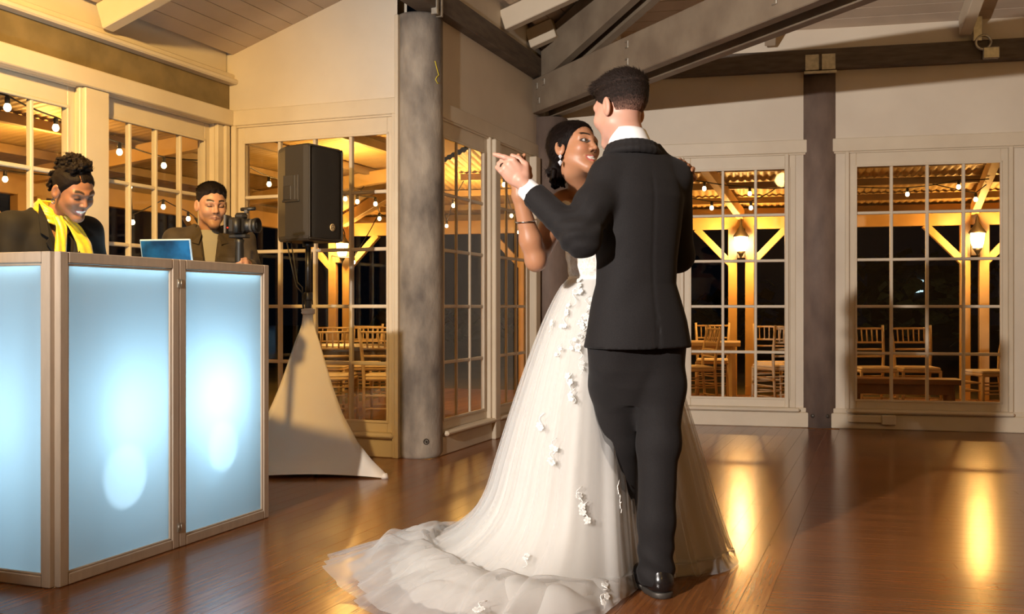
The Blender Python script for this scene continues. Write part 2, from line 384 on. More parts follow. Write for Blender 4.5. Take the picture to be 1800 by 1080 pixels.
# back wall
def a_px(fr, px):
    k = (px-900)/F_PX; o, d = fr.o, fr.d; return (k*o.y - o.x)/(d.x - k*d.y)
wb = [(a_px(FB, 1213.5), a_px(FB, 1387), 3), (a_px(FB, 1506), a_px(FB, 1761), 4)]
for a0, a1, c in wb: window(FB, a0, a1, c)
wall('wall_back', FB, -0.15, 6.2, [(wb[0][0]-0.055, wb[0][1]+0.055), (wb[1][0]-0.055, wb[1][1]+0.055), (4.545, 5.655)], 3.32)
window(FB, 4.60, 5.60, 4)
band(FB, -0.1, 6.2)
base('back', FB, -0.1, 6.2, [(wb[0][0]-0.07, wb[0][1]+0.085), (wb[1][0]-0.08, wb[1][1]+0.09)])
mb = MB()
for a0, a1 in ((wb[0][0]-0.055, wb[0][0]), (wb[0][1], wb[0][1]+0.055), (wb[1][0]-0.055, wb[1][0]), (wb[1][1], wb[1][1]+0.055)):
    s = -1 if a0 < (wb[0][0] if a0 < 2 else wb[1][0]) else 1
    o_ = a0-0.035 if s < 0 else a1
    FB.box(mb, o_, o_+0.035, 0.008, 0.05, 0.16, HEAD, 0.006)
trim(mb)
mb = MB(); FB.box(mb, wb[1][0]-0.075, wb[1][0]+0.19, -0.028, 0.0, 0.055, 0.118, 0.006); FB.box(mb, wb[1][0]+0.19, wb[1][0]+0.3, -0.038, 0.0, 0.04, 0.122, 0.008)
solo('cable_duct', mb, 'cream', 'cream plastic cable duct with junction box on the skirting right of the brown column', 'cable duct', FB.p(wb[1][0]+0.1, -0.02, 0.04))
# unseen sides of the hall
struct('wall_right', MB().box((6.55, 2.0, 2.2), (0.15, 12.5, 4.8)), 'wall')
struct('wall_rear', MB().box((1.0, -4.0, 2.2), (11.3, 0.15, 4.8)), 'wall')
struct('wall_alcove', MB().box(FL.p(5.9, -1.0, 1.4), (1.0, 0.12, 2.9), Matrix.Rotation(math.atan2(Vv.y, Vv.x), 3, 'Z')), 'wall') if False else None

# ------------------------------------------------------------------ ceiling
def hip_u(d):          # along-U extent of a ceiling line at distance d from the left wall (hip or gable)
    if d < dL(FR.p(0, 0, 0)) - 0.02: return 0.06
    lo, hi = -9.0, 4.0
    for _ in range(40):
        m_ = (lo+hi)/2; p = C_L - Vv*d + U*m_
        if 2.79+SLOPE*d <= 3.297+SLOPE*dB(p): lo = m_
        else: hi = m_
    return lo
mb = MB()
def slab(pts):
    V = [Vector((p.x, p.y, p.z+0.05)) for p in pts] + [Vector((p.x, p.y, p.z+0.12)) for p in pts]; n = len(pts)
    mb.add(V, [tuple(range(n)), tuple(reversed(range(n, 2*n)))] + [(i, i+n, (i+1) % n+n, (i+1) % n) for i in range(n)])
def PL(d, u): p = C_L - Vv*d + U*u; p.z = 2.79+SLOPE*d; return p
def PB(d, a): p = C_B - NB*d + DB*a; p.z = 3.297+SLOPE*d; return p
dr = 1.53; dt = (4.55-2.79)/SLOPE; dtb = (4.55-3.297)/SLOPE
slab([PL(-0.1, 0.1), PL(-0.1, -11.5), PL(dr, -11.5), PL(dr, 0.1)])
slab([PL(dr, hip_u(dr)), PL(dr, -11.5), PL(dt, -11.5), PL(dt, hip_u(dt))])
h0 = C_B.copy(); ptop = PL(dt, hip_u(dt))
slab([PB(0, 0), Vector((ptop.x, ptop.y, 4.55)), PB(dtb, 7.0), PB(0, 6.6)])
slab([ptop, PL(dt, -11.5), Vector((7.5, -4.5, 4.55)), PB(dtb, 7.0)])
ceiling = struct('ceiling', mb, 'ceil')
CW = 0.125
def cboard(q, n_, name='ceiling_board'):
    mbb = MB(); e = 0.004
    V = [v + n_*0.0 for v in q] + [v + n_*0.03 for v in q]
    mbb.add(V, [(3, 2, 1, 0), (4, 5, 6, 7), (0, 1, 5, 4), (1, 2, 6, 5), (2, 3, 7, 6), (3, 0, 4, 7)]); part(name, mbb, 'ceil', ceiling)
d = -0.0
while d < 3.0:
    d2 = d+CW-0.006; n_ = Vector((0, 0, 1)); e0, e1 = hip_u(d), hip_u(d2)
    if d < dr < d2: e0 = e1 = min(e0, e1)
    cboard([PL(d, -6), PL(d, e0), PL(d2, e1), PL(d2, -6)], n_); d += CW
d = 0.0
while d < 1.7:
    d2 = d+CW-0.006
    def hip_a(dd):
        lo, hi = -1.0, 6.0
        for _ in range(40):
            m_ = (lo+hi)/2; p = C_B - NB*dd + DB*m_
            if 2.79+SLOPE*dL(p) < 3.297+SLOPE*dd: lo = m_
            else: hi = m_
        return hi
    cboard([PB(d, hip_a(d)), PB(d, 6.0), PB(d2, 6.0), PB(d2, hip_a(d2))], Vector((0, 0, 1))); d += CW

# ------------------------------------------------------------------ columns and roof timbers
c1 = Vector((-0.622, 6.69, 0)); R1 = 0.158
t = thing('concrete_column', 'round grey concrete column with yellow chalk mark beside the speaker', 'column', c1)
mb = MB().lathe([(R1-0.012, 0.0), (R1-0.010, 0.012), (R1, 0.03), (R1, 2.93), (R1-0.01, 2.945)], c1, 48); part('shaft', mb, 'concrete', t)
mb = MB(); a_ = math.atan2(-0.93, 0.36); hp = c1 + Vector((math.cos(a_)*R1, math.sin(a_)*R1, 0.115)); Rh = Vector((math.cos(a_), math.sin(a_), 0)).to_track_quat('Z', 'Y').to_matrix()
mb.lathe([(0.020, -0.004), (0.020, 0.004), (0.014, 0.005), (0.013, -0.002)], hp, 16, Rh); mb.lathe([(0.008, -0.004), (0.008, 0.006)], hp, 8, Rh); part('anchor_bolt', mb, 'steel_dark', t)
pts = []
for px, py in ((768, 110), (771, 122), (774, 133), (771, 137), (769, 142), (772, 148), (775, 146)):
    k = (px-738.5)/41.5; k = max(-0.97, min(0.97, k)); pts.append(c1 + Vector((k*(R1+0.001), -math.sqrt(1-k*k)*(R1+0.001), 1-(py-540)/F_PX*6.62)))
part('chalk_mark', MB().tube(pts, 0.0032, 5), 'chalk', t)
mb = MB(); FG.box(mb, -0.045, -0.018, -0.01, 0.05, 0, 2.93, 0.003); trim(mb)
aB2 = a_px(FB, 1441)
c2 = FB.p(aB2, 0.145, 0); R2 = 0.172
t = thing('concrete_column', 'brown stained concrete column set into the back wall between its windows', 'column', c2)
part('shaft', MB().lathe([(R2, 0.0), (R2, 2.95)], c2, 48), 'concrete_brown', t)
for s_ in (-0.42, 0.30):
    a_ = -PI/2 + s_ - 0.15; hp = c2 + Vector((math.cos(a_)*R2, math.sin(a_)*R2, 0.10)); Rh = Vector((math.cos(a_), math.sin(a_), 0)).to_track_quat('Z', 'Y').to_matrix()
    part('anchor_bolt', MB().lathe([(0.016, -0.004), (0.016, 0.004), (0.010, 0.008)], hp, 12, Rh), 'steel_dark', t)
c3 = Vector((0.325, 8.66, 0))
t = thing('concrete_column', 'dark concrete corner column half hidden behind the bride', 'column', c3)
part('shaft', MB().lathe([(0.16, 0.0), (0.16, 2.63)], c3, 40), 'concrete_brown', t)
# plates along the walls
PZ0, PZ1 = 2.945, 3.105
mb = MB(); FR.box(mb, -7.5, 2.05, -0.055, 0.10, PZ0, PZ1, 0.006); o = thing('plate_beam', 'long dark timber beam resting on the near round column', 'beam', FR.p(-2, 0, PZ0)); part('timber', mb, 'dark_timber', o)
mb = MB()
for s_ in (-0.035, 0.035): FR.box(mb, -0.22+s_-0.012, -0.22+s_+0.012, -0.062, -0.02, PZ0-0.04, PZ1-0.02, 0.002)
part('bracket', mb, 'galv', o)
mb = MB(); FR.box(mb, -7.5, 2.05, 0.0, 0.05, PZ1, 3.36); trim(mb, 'wall')
mb = MB(); FB.box(mb, 0.05, 6.2, -0.055, 0.10, PZ0+0.01, PZ1+0.015, 0.006); o = thing('plate_beam', 'long dark timber beam along the top of the back wall', 'beam', FB.p(3, 0, PZ0)); part('timber', mb, 'dark_timber', o)
for da in (-0.065, 0.065):
    mb = MB(); FB.box(mb, aB2+da-0.055, aB2+da+0.055, -0.064, -0.05, PZ0-0.0, PZ1-0.03, 0.003); part('bracket_plate', mb, 'galv', o)
mb = MB(); FB.box(mb, aB2-0.13, aB2+0.13, -0.064, -0.045, PZ0-0.03, PZ0-0.005, 0.003); part('bracket_plate', mb, 'galv', o)
mb = MB(); FB.box(mb, -0.1, 6.2, 0.0, 0.05, PZ1+0.01, 3.36); trim(mb, 'wall')
# diagonal tie beam and hip rafter at the corner, both twin members
H = Vector((0.427, -0.904, 0)).normalized(); Hx = Vector((-H.y, H.x, 0)); H0 = Vector((0.26, 8.62, 0))
t = thing('tie_beam', 'heavy twin timber tie beam running diagonally out of the corner', 'beam', H0 + Vector((0, 0, 2.64)))
for s_ in (-1, 1):
    mb = MB().bar(H0 + H*(0.10 if s_ < 0 else 0.0) + Hx*s_*0.105 + Vector((0, 0, 2.79)), H0 + H*8.2 + Hx*s_*0.105 + Vector((0, 0, 2.79)), 0.085, 0.285, 0.006); part('beam_member', mb, 'grey_timber', t)
for k_ in (0.55, 1.9, 3.2, 4.5):
    mb = MB().bar(H0 + H*k_ + Vector((0, 0, 2.83)), H0 + H*(k_+0.22) + Vector((0, 0, 2.83)), 0.125, 0.12, 0.004); part('spacer_block', mb, 'grey_timber', t)
for k_, z_ in ((0.19, 2.86), (0.32, 2.87), (0.23, 2.73), (1.62, 2.87), (1.62, 2.745), (3.2, 2.87), (3.2, 2.745)):
    c_ = H0 + H*k_ - Hx*0.151 + Vector((0, 0, z_)); Rm = Matrix((H, -Hx, Vector((0, 0, -1)))).transposed()
    mb = MB().box(c_ + H*0.018, (0.010, 0.008, 0.05), Rm, 0.002).box(c_ + Vector((0, 0, 0.021)), (0.04, 0.008, 0.010), Rm, 0.002).box(c_ + Vector((0, 0, -0.021)), (0.04, 0.008, 0.010), Rm, 0.002); part('bolt_plate', mb, 'galv', t)
t = thing('hip_rafter', 'dark twin hip rafter rising steeply above the diagonal tie beam', 'rafter', H0 + Vector((0, 0, 2.95)))
Hr = Vector((0.471, -0.882, 0)).normalized()
hz = SLOPE*Hr.dot(-NB)
for s_ in (-1, 1):
    s0 = 0.18 if s_ < 0 else 0.05; zt_, zb_ = 3.235, 2.865; zs = 2.931; sc_ = (zs-zb_)/hz; Hn = Vector((-Hr.y, Hr.x, 0)); mb = MB()
    prof = [(s0, zs), (sc_, zs), (4.2, zb_+hz*4.2), (4.2, zt_+hz*4.2), (s0, zt_+hz*s0)]
    V = [H0 + Hx*s_*0.075 + Hr*q_ + Hn*w_ + Vector((0, 0, z_)) for w_ in (-0.035, 0.035) for q_, z_ in prof]
    mb.add(V, [(4, 3, 2, 1, 0), (5, 6, 7, 8, 9)] + [(i, (i+1) % 5, (i+1) % 5+5, i+5) for i in range(5)]); part('rafter_member', mb, 'grey_timber', t)
# white rafters
def to_hip(p0, p1):                  # cut a rafter where it meets the side of the hip rafter
    Hn = Vector((-Hr.y, Hr.x, 0)); f0 = (p0-H0).dot(Hn); f1 = (p1-H0).dot(Hn); lim = math.copysign(0.125, f0)
    return p0, (p0.lerp(p1, (lim-f0)/(f1-f0)) if (f1-lim)*math.copysign(1, f0) < 0 else p1)
def rafter(p0, p1, label, w=0.09, h=0.16):
    p0, p1 = to_hip(p0, p1)
    mb = MB().bar(p0, p1, w, h, 0.006); solo('rafter', mb, 'cream', label, 'rafter', p0)
def rl(u_, d0, d1): return PL(d0, u_) + Vector((0, 0, -0.09)), PL(d1, u_) + Vector((0, 0, -0.09))
rafter(*rl(-1.23, 0.02, 4.6), 'white rafter crossing the alcove ceiling above the left windows')
rafter(*rl(-2.75, 0.02, 4.6), 'white rafter crossing the alcove out over the booth')
ug = C_R.dot(U) - C_L.dot(U)
rafter(*rl(ug+1.06, 1.56, 3.1), 'short white rafter above the dark beam right of the round column')
rafter(*rl(ug+1.64, 1.56, 2.6), 'short white jack rafter meeting the hip rafter in the corner')
def rb(a_, d0, d1): return PB(d0, a_) + Vector((0, 0, -0.085)), PB(d1, a_) + Vector((0, 0, -0.085))
rafter(*rb(0.62, 0.06, 0.75), 'small white jack rafter behind the tie beam')
rafter(*rb(1.9, 0.06, 3.0), 'white rafter meeting the back wall left of the brown column')
rafter(*rb(3.40, 0.06, 3.2), 'white rafter meeting the back wall above the wide window')
rafter(*rb(4.9, 0.06, 3.2), 'white rafter at the right end of the back wall')
# shackle hanging bracket on the back plate
ah = a_px(FB, 1727); o = thing('ceiling_hanger', 'pale metal ring and block fixed to the back wall beam', 'hanger', FB.p(ah, -0.06, 2.98))
mb = MB(); FB.box(mb, ah-0.015, ah+0.105, -0.10, -0.055, 2.96, 3.05, 0.006); part('block', mb, 'galv', o)
ring = [FB.p(ah-0.012+0.055*math.cos(2*PI*k/16), -0.085, 3.092+0.055*math.sin(2*PI*k/16)) for k in range(17)]
part('ring', MB().tube(ring, 0.011, 6), 'galv', o)
mb = MB(); FB.box(mb, ah-0.088, ah-0.02, -0.09, -0.06, 3.105, 3.30, 0.004); part('strap', mb, 'galv', o)

# ------------------------------------------------------------------ veranda outside
DZ = -0.12
EL0 = Vector((-3.95, 9.9, 0)); CORN = Vector((-2.41, 13.96, 0)); DBE = Vector((2.66, -0.652, 0)).normalized(); NBE = Vector((-DBE.y, DBE.x, 0))
dk = struct('deck', MB().box((0.5, 9.8, DZ-0.12), (18, 18, 0.18)), 'ground')
g = struct('ground', MB().box((0, 30, DZ-0.32), (120, 90, 0.1)), 'ground')
def inside(p):      # on the hall side of the outer wall faces (kept clear of deck boards)
    q = Vector(p); return (q-C_L).dot(Vv) < 0.25 and ((q-C_G).dot(U) < 0.22 or (q-C_R).dot(Vv) < 0.2) and (q-C_B).dot(NB) < 0.2
# deck boards outside the gable, return and back walls, running along U
k = 0
for i in range(-22, 62):
    wv = i*0.14; P0 = C_R - Vv*wv
    # start past the wall, end at the veranda edge
    s0 = None
    for s_ in np.arange(-4.0, 9.0, 0.05):
        p = P0 + U*s_
        if not inside(p): s0 = s_; break
    if wv < -1.6: s0 = -3.2
    s1 = (CORN - P0).dot(NBE)/U.dot(NBE) + 0.12
    if s0 is None or s1-s0 < 0.3: continue
    q = [P0 + U*s0 - Vv*0.0, P0 + U*s1, P0 + U*s1 - Vv*0.135, P0 + U*s0 - Vv*0.135]
    q = q if (q[1]-q[0]).cross(q[2]-q[1]).z > 0 else q[::-1]
    o = plank(q, 0.0, -0.025, dk, 'deck_board', 'deck', angU); o.location.z = DZ
EZ0, EZ1 = 1.99, 2.17
def eave(a, b, label, inw):
    t = thing('eave_beam', label, 'beam', (a+b)/2 + Vector((0, 0, EZ0)))
    part('timber', MB().bar(a + Vector((0, 0, (EZ0+EZ1)/2)), b + Vector((0, 0, (EZ0+EZ1)/2)), 0.09, EZ1-EZ0, 0.006), 'veranda_timber', t)
    part('fascia', MB().bar(a + Vector((0, 0, EZ1+0.015)) - inw*0.12, b + Vector((0, 0, EZ1+0.015)) - inw*0.12, 0.03, 0.16, 0.004), 'purlin', t)
eave(CORN - U*9.5, CORN, 'timber eave beam of the veranda outside the left windows', -Vv)
eave(CORN, CORN + DBE*11.5, 'timber eave beam of the veranda behind the back wall', -NBE)
def vpost(p, along, label, bright=None, lam=True, inw=None):
    t = thing('veranda_post', label, 'post', (p.x, p.y, DZ), group=None)
    for s_ in (-1, 1):
        mb = MB().bar(p + along*s_*0.105 + Vector((0, 0, DZ)), p + along*s_*0.105 + Vector((0, 0, EZ0+0.02)), 0.095, 0.11, 0.004, up=along); part('post_member', mb, 'veranda_timber', t)
        mb = MB().bar(p + along*s_*0.13 + Vector((0, 0, 1.55)), p + along*s_*0.56 + Vector((0, 0, 2.0)), 0.085, 0.085, 0.004); part('knee_brace', mb, 'veranda_timber', t)
    mb = MB().bar(p + Vector((0, 0, 1.62)), p + Vector((0, 0, 1.95)), 0.12, 0.09, 0.004, up=along); part('spacer_block', mb, 'veranda_timber', t)
    return t
def lantern(p, inw, label, bright=False):
    q = p + inw*0.17; c = Vector((q.x, q.y, 1.82))
    t = thing('wall_lantern', label, 'lantern', c)
    mb = MB().lathe([(0.006, 0.28), (0.012, 0.25), (0.016, 0.20), (0.055, 0.13), (0.095, 0.075), (0.10, 0.06), (0.09, 0.058)], c, 20); part('cap', mb, 'black_iron', t)
    mb = MB().lathe([(0.052, -0.12), (0.07, -0.06), (0.085, 0.058)], c, 20); part('lamp_glass', mb, 'lantern_bright' if bright else 'lantern_glow', t)
    mb = MB().lathe([(0.004, -0.22), (0.012, -0.19), (0.035, -0.155), (0.058, -0.12)], c, 20); part('finial', mb, 'black_iron', t)
    mb = MB()
    for k_ in range(6):
        a = PI/3*k_; d_ = Vector((math.cos(a), math.sin(a), 0)); mb.tube([c + d_*0.056 + Vector((0, 0, -0.12)), c + d_*0.09 + Vector((0, 0, 0.06))], 0.004, 5)
    part('cage', mb, 'black_iron', t)
    mb = MB().tube([p + inw*0.048 + Vector((0, 0, 1.88)), p + inw*0.085 + Vector((0, 0, 2.03)), p + inw*0.13 + Vector((0, 0, 2.075)), c + Vector((0, 0, 0.262))], 0.008, 6); part('bracket_arm', mb, 'black_iron', t)
    l = lamp('lantern_light', 'POINT', c + inw*0.16, 75 if bright else 58, (1.0, 0.50, 0.115), 0.06); l.parent = t; l.location = inw*0.16
for i in range(0, 5):
    p = CORN + DBE*2.74*i
    if i == 0: vpost(p, U*0 + DBE, 'twin timber post at the outer corner of the veranda')
    else: vpost(p, DBE, ['', 'twin veranda post behind the bride, beyond the back wall corner', 'twin veranda post with bright lantern behind the narrow back window', 'twin veranda post with lantern seen through the wide back window', 'twin veranda post beyond the far right end of the back wall'][i])
    if i in (0, 2, 3): lantern(p + (DBE*0.105 if i == 0 else DBE*0), -NBE, {0: 'lantern on the corner veranda post behind the speaker', 2: 'glaring white lantern on the post behind the narrow back window', 3: 'glowing black lantern on the post behind the wide back window'}[i], i == 2)
for i, lb in ((1, 'twin veranda post outside the window behind the cameraman'), (2, 'twin veranda post outside the window behind the seated booth'), (3, 'twin veranda post farther along the left veranda')):
    vpost(CORN - U*2.7*i, U, ['', 'twin veranda post outside the window behind the man with the camera', 'twin veranda post outside the window behind the woman', 'twin veranda post farthest along the left veranda'][i])
lamp('veranda_fill', 'POINT', (-3.6, 7.6, 2.15), 30, (1.0, 0.52, 0.13), 0.08)  # bare fill points added to brighten the veranda, no fixture modelled
lamp('veranda_fill', 'POINT', (-0.5, 11.4, 2.1), 60, (1.0, 0.54, 0.13), 0.08)  # extra fill added to light the area seen through the return windows
lamp('veranda_fill', 'POINT', (-1.55, 9.6, 2.1), 62, (1.0, 0.54, 0.13), 0.08)
# corrugated roof sheets
def sheet(name, o, d, inw, s0, s1, t0, t1f, label):
    mb = MB(); n = int((s1-s0)/0.02); V = []; F = []
    for i in range(n+1):
        s_ = s0 + (s1-s0)*i/n; cz = 0.009*math.sin(2*PI*s_/0.08); tt = t1f(s_)
        for t_ in (t0, tt): V.append(o + d*s_ + inw*t_ + Vector((0, 0, 2.30 + 0.11*t_ + cz)))
    for i in range(n): F.append((2*i, 2*i+2, 2*i+3, 2*i+1))
    mb.add(V, F, True)
    ob = struct(name, mb, 'roof_iron'); return ob
def tl(s_):   # left sheet: how far inward before the wall (or the hip)
    p = CORN - U*s_
    if (p-C_G).dot(U) < 0.2: return (p-C_L).dot(Vv)-0.16
    hip = s_*1.1
    return max(0.05, min((p-C_R).dot(Vv)-0.16, hip))
r1 = sheet('veranda_roof', CORN, -U, -Vv, -0.3, 9.0, -0.25, tl, '')
def tb(s_):
    p = CORN + DBE*s_; lim = (p-C_B).dot(NB)-0.16
    if s_ < 4.2: lim = min(lim+3, s_*1.1)
    if s_ < 4.2: lim = min(lim, max(0.05, (p-C_R).dot(NBE)) if False else lim)
    return max(0.05, min(lim, 4.3))
r2 = sheet('veranda_roof', CORN, DBE, -NBE, -0.3, 10.5, -0.25, tb, '')
def rz(t_): return 2.30 + 0.11*t_
for t_ in (0.45, 1.2, 1.95, 2.65):
    part('purlin', MB().bar(CORN - U*(0.3+t_) - Vv*t_ + Vector((0, 0, rz(t_)-0.055)), CORN - U*9.0 - Vv*t_ + Vector((0, 0, rz(t_)-0.055)), 0.06, 0.075, 0.003), 'purlin', r1)
for t_ in (0.5, 1.3, 2.1, 2.9, 3.7):
    a0 = max(0.3+t_, 4.4 if t_ > 3.6 else 0)
    part('purlin', MB().bar(CORN + DBE*a0 - NBE*t_ + Vector((0, 0, rz(t_)-0.055)), CORN + DBE*10.4 - NBE*t_ + Vector((0, 0, rz(t_)-0.055)), 0.06, 0.075, 0.003), 'purlin', r2)
for i in (1, 2, 3): part('rafter', MB().bar(CORN - U*2.7*i + Vector((0, 0, 2.17)), CORN - U*2.7*i - Vv*2.75 + Vector((0, 0, 2.17+0.30)), 0.085, 0.14, 0.004), 'veranda_timber', r1)
for i in (2, 3): part('rafter', MB().bar(CORN + DBE*2.74*i + Vector((0, 0, 2.17)), CORN + DBE*2.74*i - U*4.2 + Vector((0, 0, 2.17+0.44)), 0.085, 0.14, 0.004), 'veranda_timber', r2)
part('rafter', MB().bar(CORN + Vector((0, 0, 2.17)), CORN - NBE*2.6 - Vv*2.4 + Vector((0, 0, 2.52)), 0.09, 0.15, 0.004), 'veranda_timber', r1)
# festoon bulbs
bulbs = [(13, 186, 5.93), (98, 222, 6.60), (9, 313, 8.0), (210, 265, 7.32), (288, 289, 8.02), (355, 295, 8.21), (228, 326, 9.0), (287, 362, 9.6), (233, 389, 9.3), (331, 383, 10.0),
         (431, 286, 8.27), (434, 303, 8.86), (473, 322, 9.23), (607, 348, 10.48), (628, 353, 10.48), (660, 357, 10.71), (667, 383, 11.7), (622, 460, 12.8),
         (797, 360, 11.4), (785, 396, 13.0), (899, 378, 12.2), (912, 407, 13.2), (886, 323, 10.2),
         (1238, 330, 10.4), (1318, 339, 10.6), (1251, 364, 10.74), (1320, 364, 10.74), (1595, 340, 10.8), (1685, 327, 10.2), (1715, 349, 10.44)]
BL = {2: 'glowing festoon bulb on the lower string behind the woman', 8: 'faint festoon bulb hanging lowest against the dark behind the laptop', 12: 'glowing festoon bulb between the video camera and the loudspeaker',
      13: 'glowing festoon bulb touching the outline of the loudspeaker', 16: 'festoon bulb hanging lower than its neighbours beside the round column', 17: 'faint low festoon bulb beside the twin corner post',
      22: 'festoon bulb hanging highest right beside the clasped hands', 19: 'lower festoon bulb next to the right edge of the round column', 18: 'upper festoon bulb next to the right edge of the round column',
      20: 'glowing festoon bulb left of the bracelet on her forearm', 21: 'glowing festoon bulb left of her raised forearm below the bracelet', 29: 'festoon bulb right above the lantern behind the wide back window'}
for i_ in (0, 1): BL[i_] = 'glowing festoon bulb on the upper string behind the woman'
for i_ in (3, 4, 5): BL[i_] = 'glowing festoon bulb on the upper string left of the man'
for i_ in (6, 7, 9): BL[i_] = 'glowing festoon bulb on the lower string left of the man'
for i_ in (10, 11): BL[i_] = 'festoon bulb at the left edge of the window behind the loudspeaker'
for i_ in (14, 15): BL[i_] = 'festoon bulb on the short string right of the loudspeaker'
for i_ in (23, 24): BL[i_] = 'upper festoon bulb on its cable behind the narrow back window'
for i_ in (25, 26): BL[i_] = 'lower festoon bulb just above the eave beam behind the narrow window'
for i_ in (27, 28): BL[i_] = 'festoon bulb on its cable under the iron roof behind the wide window'
def bulb_proto():
    t = thing('festoon_bulb', 'x', 'light bulb', (0, 0, 0))
    s = MB().lathe([(0.001, -0.036), (0.011, -0.033), (0.019, -0.024), (0.022, -0.012), (0.019, 0.002), (0.012, 0.014)], (0, 0, 0), 14); part('bulb_glass', s, 'bulb', t, True)
    s = MB().lathe([(0.015, 0.012), (0.016, 0.05), (0.006, 0.062)], (0, 0, 0), 10); part('socket', s, 'black_plastic', t, True)
    return t
bp_ = bulb_proto(); first = True
bpos = []
for px, py, Y in bulbs:
    o = bp_ if first else copy_tree(bp_); first = False
    p = at(px, py, Y); o.location = p; bpos.append(p + Vector((0, 0, 0.06)))
    bi = len(bpos)-1
    w_ = 'left veranda' if px < 400 else ('veranda behind the speaker' if px < 700 else ('veranda behind the clasped hands' if px < 950 else ('veranda behind the narrow back window' if px < 1400 else 'veranda behind the wide back window')))
    o['label'] = BL.get(bi, 'small glowing festoon bulb strung over the ' + w_); o['group'] = 'festoon bulbs over the ' + w_
def cable(ids, label, e0=None, e1=None):
    P = [bpos[i] for i in ids]
    if e0 is not None: P = [Vector(e0)] + P
    if e1 is not None: P = P + [Vector(e1)]
    pts = []
    for a, b in zip(P[:-1], P[1:]):
        for k in range(6):
            f = k/6; p = a.lerp(b, f); p.z -= 0.06*(b-a).length*f*(1-f); pts.append(p)
    pts.append(P[-1]); solo('festoon_cable', MB().tube(pts, 0.006, 5), 'black_plastic', label, 'cable', pts[0])
PP = CORN - U*2.7 - U*0.105 - Vv*0.05; PC = CORN - DBE*0.105 - NBE*0.055
cable([0, 1, 3, 4, 5], 'black festoon cable with bulbs crossing the left windows high up', (-3.33, 5.64, 2.335), (-2.46, 8.195, 2.32))
cable([2, 6, 8, 7, 9], 'lower black festoon cable beyond the left windows', (-4.36, 6.03, 2.215), (PP.x, PP.y, 1.90))
cable([10, 11, 12, 13], 'black festoon cable behind the loudspeaker', (-2.32, 8.146, 2.335), (-1.70, 10.805, 2.30))
cable([14, 15, 16, 17], 'short festoon cable right of the loudspeaker', (-1.60, 10.767, 2.31), (PC.x, PC.y, 1.72))
cable([18, 19], 'festoon cable beside the right edge of the round column', (-0.55, 11.34, 2.44), (-0.90, 13.07, 2.262))
cable([22, 20, 21], 'festoon cable passing behind the clasped hands', (0.05, 10.37, 2.525), (0.142, 13.288, 2.10))
cable([23, 24], 'black festoon cable behind the narrow back window', (1.70, 10.79, 2.44), (3.10, 11.27, 2.352))
cable([25, 26], 'lower festoon cable just above the eave beam behind the narrow window', (1.80, 11.59, 2.352), (3.0, 11.30, 2.352))
cable([27, 28], 'black festoon cable behind the wide back window', (3.70, 11.12, 2.352), (4.84, 10.10, 2.30))
cable([29], 'short festoon cable above the lantern behind the wide back window', (4.93, 10.35, 2.275), (4.60, 10.90, 2.352))

# ------------------------------------------------------------------ chairs and tables on the veranda
M['chair_wood'] = mat('chair_limewash', (0.72, 0.55, 0.33), 0.5, col2=(0.64, 0.47, 0.27), scale=8)
M['seat_pad'] = mat('seat_pad', (0.78, 0.66, 0.48), 0.7, bump=0.1)
M['dark_table'] = mat('dark_table', (0.05, 0.03, 0.016), 0.35, col2=(0.08, 0.045, 0.024), scale=5, stretch=(1, 8, 1))
M['bench_wood'] = mat('bench_wood', (0.16, 0.07, 0.03), 0.45, col2=(0.22, 0.10, 0.045), scale=5, stretch=(1, 8, 1))
def chair_proto():
    t = thing('chiavari_chair', 'x', 'chair', (0, 0, 0))
    part('seat', MB().box((0, 0.01, 0.445), (0.40, 0.40, 0.03), None, 0.01), 'chair_wood', t, True)
    part('seat_pad', MB().box((0, 0.015, 0.472), (0.38, 0.38, 0.03), None, 0.014), 'seat_pad', t, True)
    for s in (-1, 1):
        part('leg', MB().tube([(s*0.185, 0.19, 0.44), (s*0.19, 0.20, 0.0)], [0.017, 0.013], 8), 'chair_wood', t, True)
        part('leg', MB().tube([(s*0.175, -0.23, 0.0), (s*0.18, -0.19, 0.44), (s*0.19, -0.20, 0.62), (s*0.205, -0.265, 0.92)], [0.014, 0.017, 0.017, 0.014], 8), 'chair_wood', t, True)
    for z, y, w in ((0.885, -0.257, 0.20), (0.735, -0.226, 0.196), (0.66, -0.209, 0.192), (0.585, -0.197, 0.19)):
        part('back_rail', MB().tube([(-w, y, z), (0, y-0.012, z), (w, y, z)], 0.011, 7), 'chair_wood', t, True)
    for i in range(6):
        x = -0.14+0.056*i; part('spindle', MB().tube([(x*0.97, -0.236, 0.735), (x, -0.266, 0.885)], 0.008, 6), 'chair_wood', t, True)
    for z in (0.14, 0.26, 0.34):
        mb = MB()
        for s in (-1, 1): mb.tube([(s*0.188, 0.197, z), (s*0.178, -0.21, z)], 0.008, 6)
        mb.tube([(-0.188, 0.196, z+0.03), (0.188, 0.196, z+0.03)], 0.008, 6); mb.tube([(-0.178, -0.21, z+0.03), (0.178, -0.21, z+0.03)], 0.008, 6); part('stretcher', mb, 'chair_wood', t, True)
    return t
ch = chair_proto(); used = [False]
def put_chair(px, Y, rot, label, group):
    o = ch if not used[0] else copy_tree(ch); used[0] = True
    p = at(px, 540, Y); o.location = (p.x, p.y, DZ); o.rotation_euler = (0, 0, math.radians(rot)); o['label'] = label; o['group'] = group
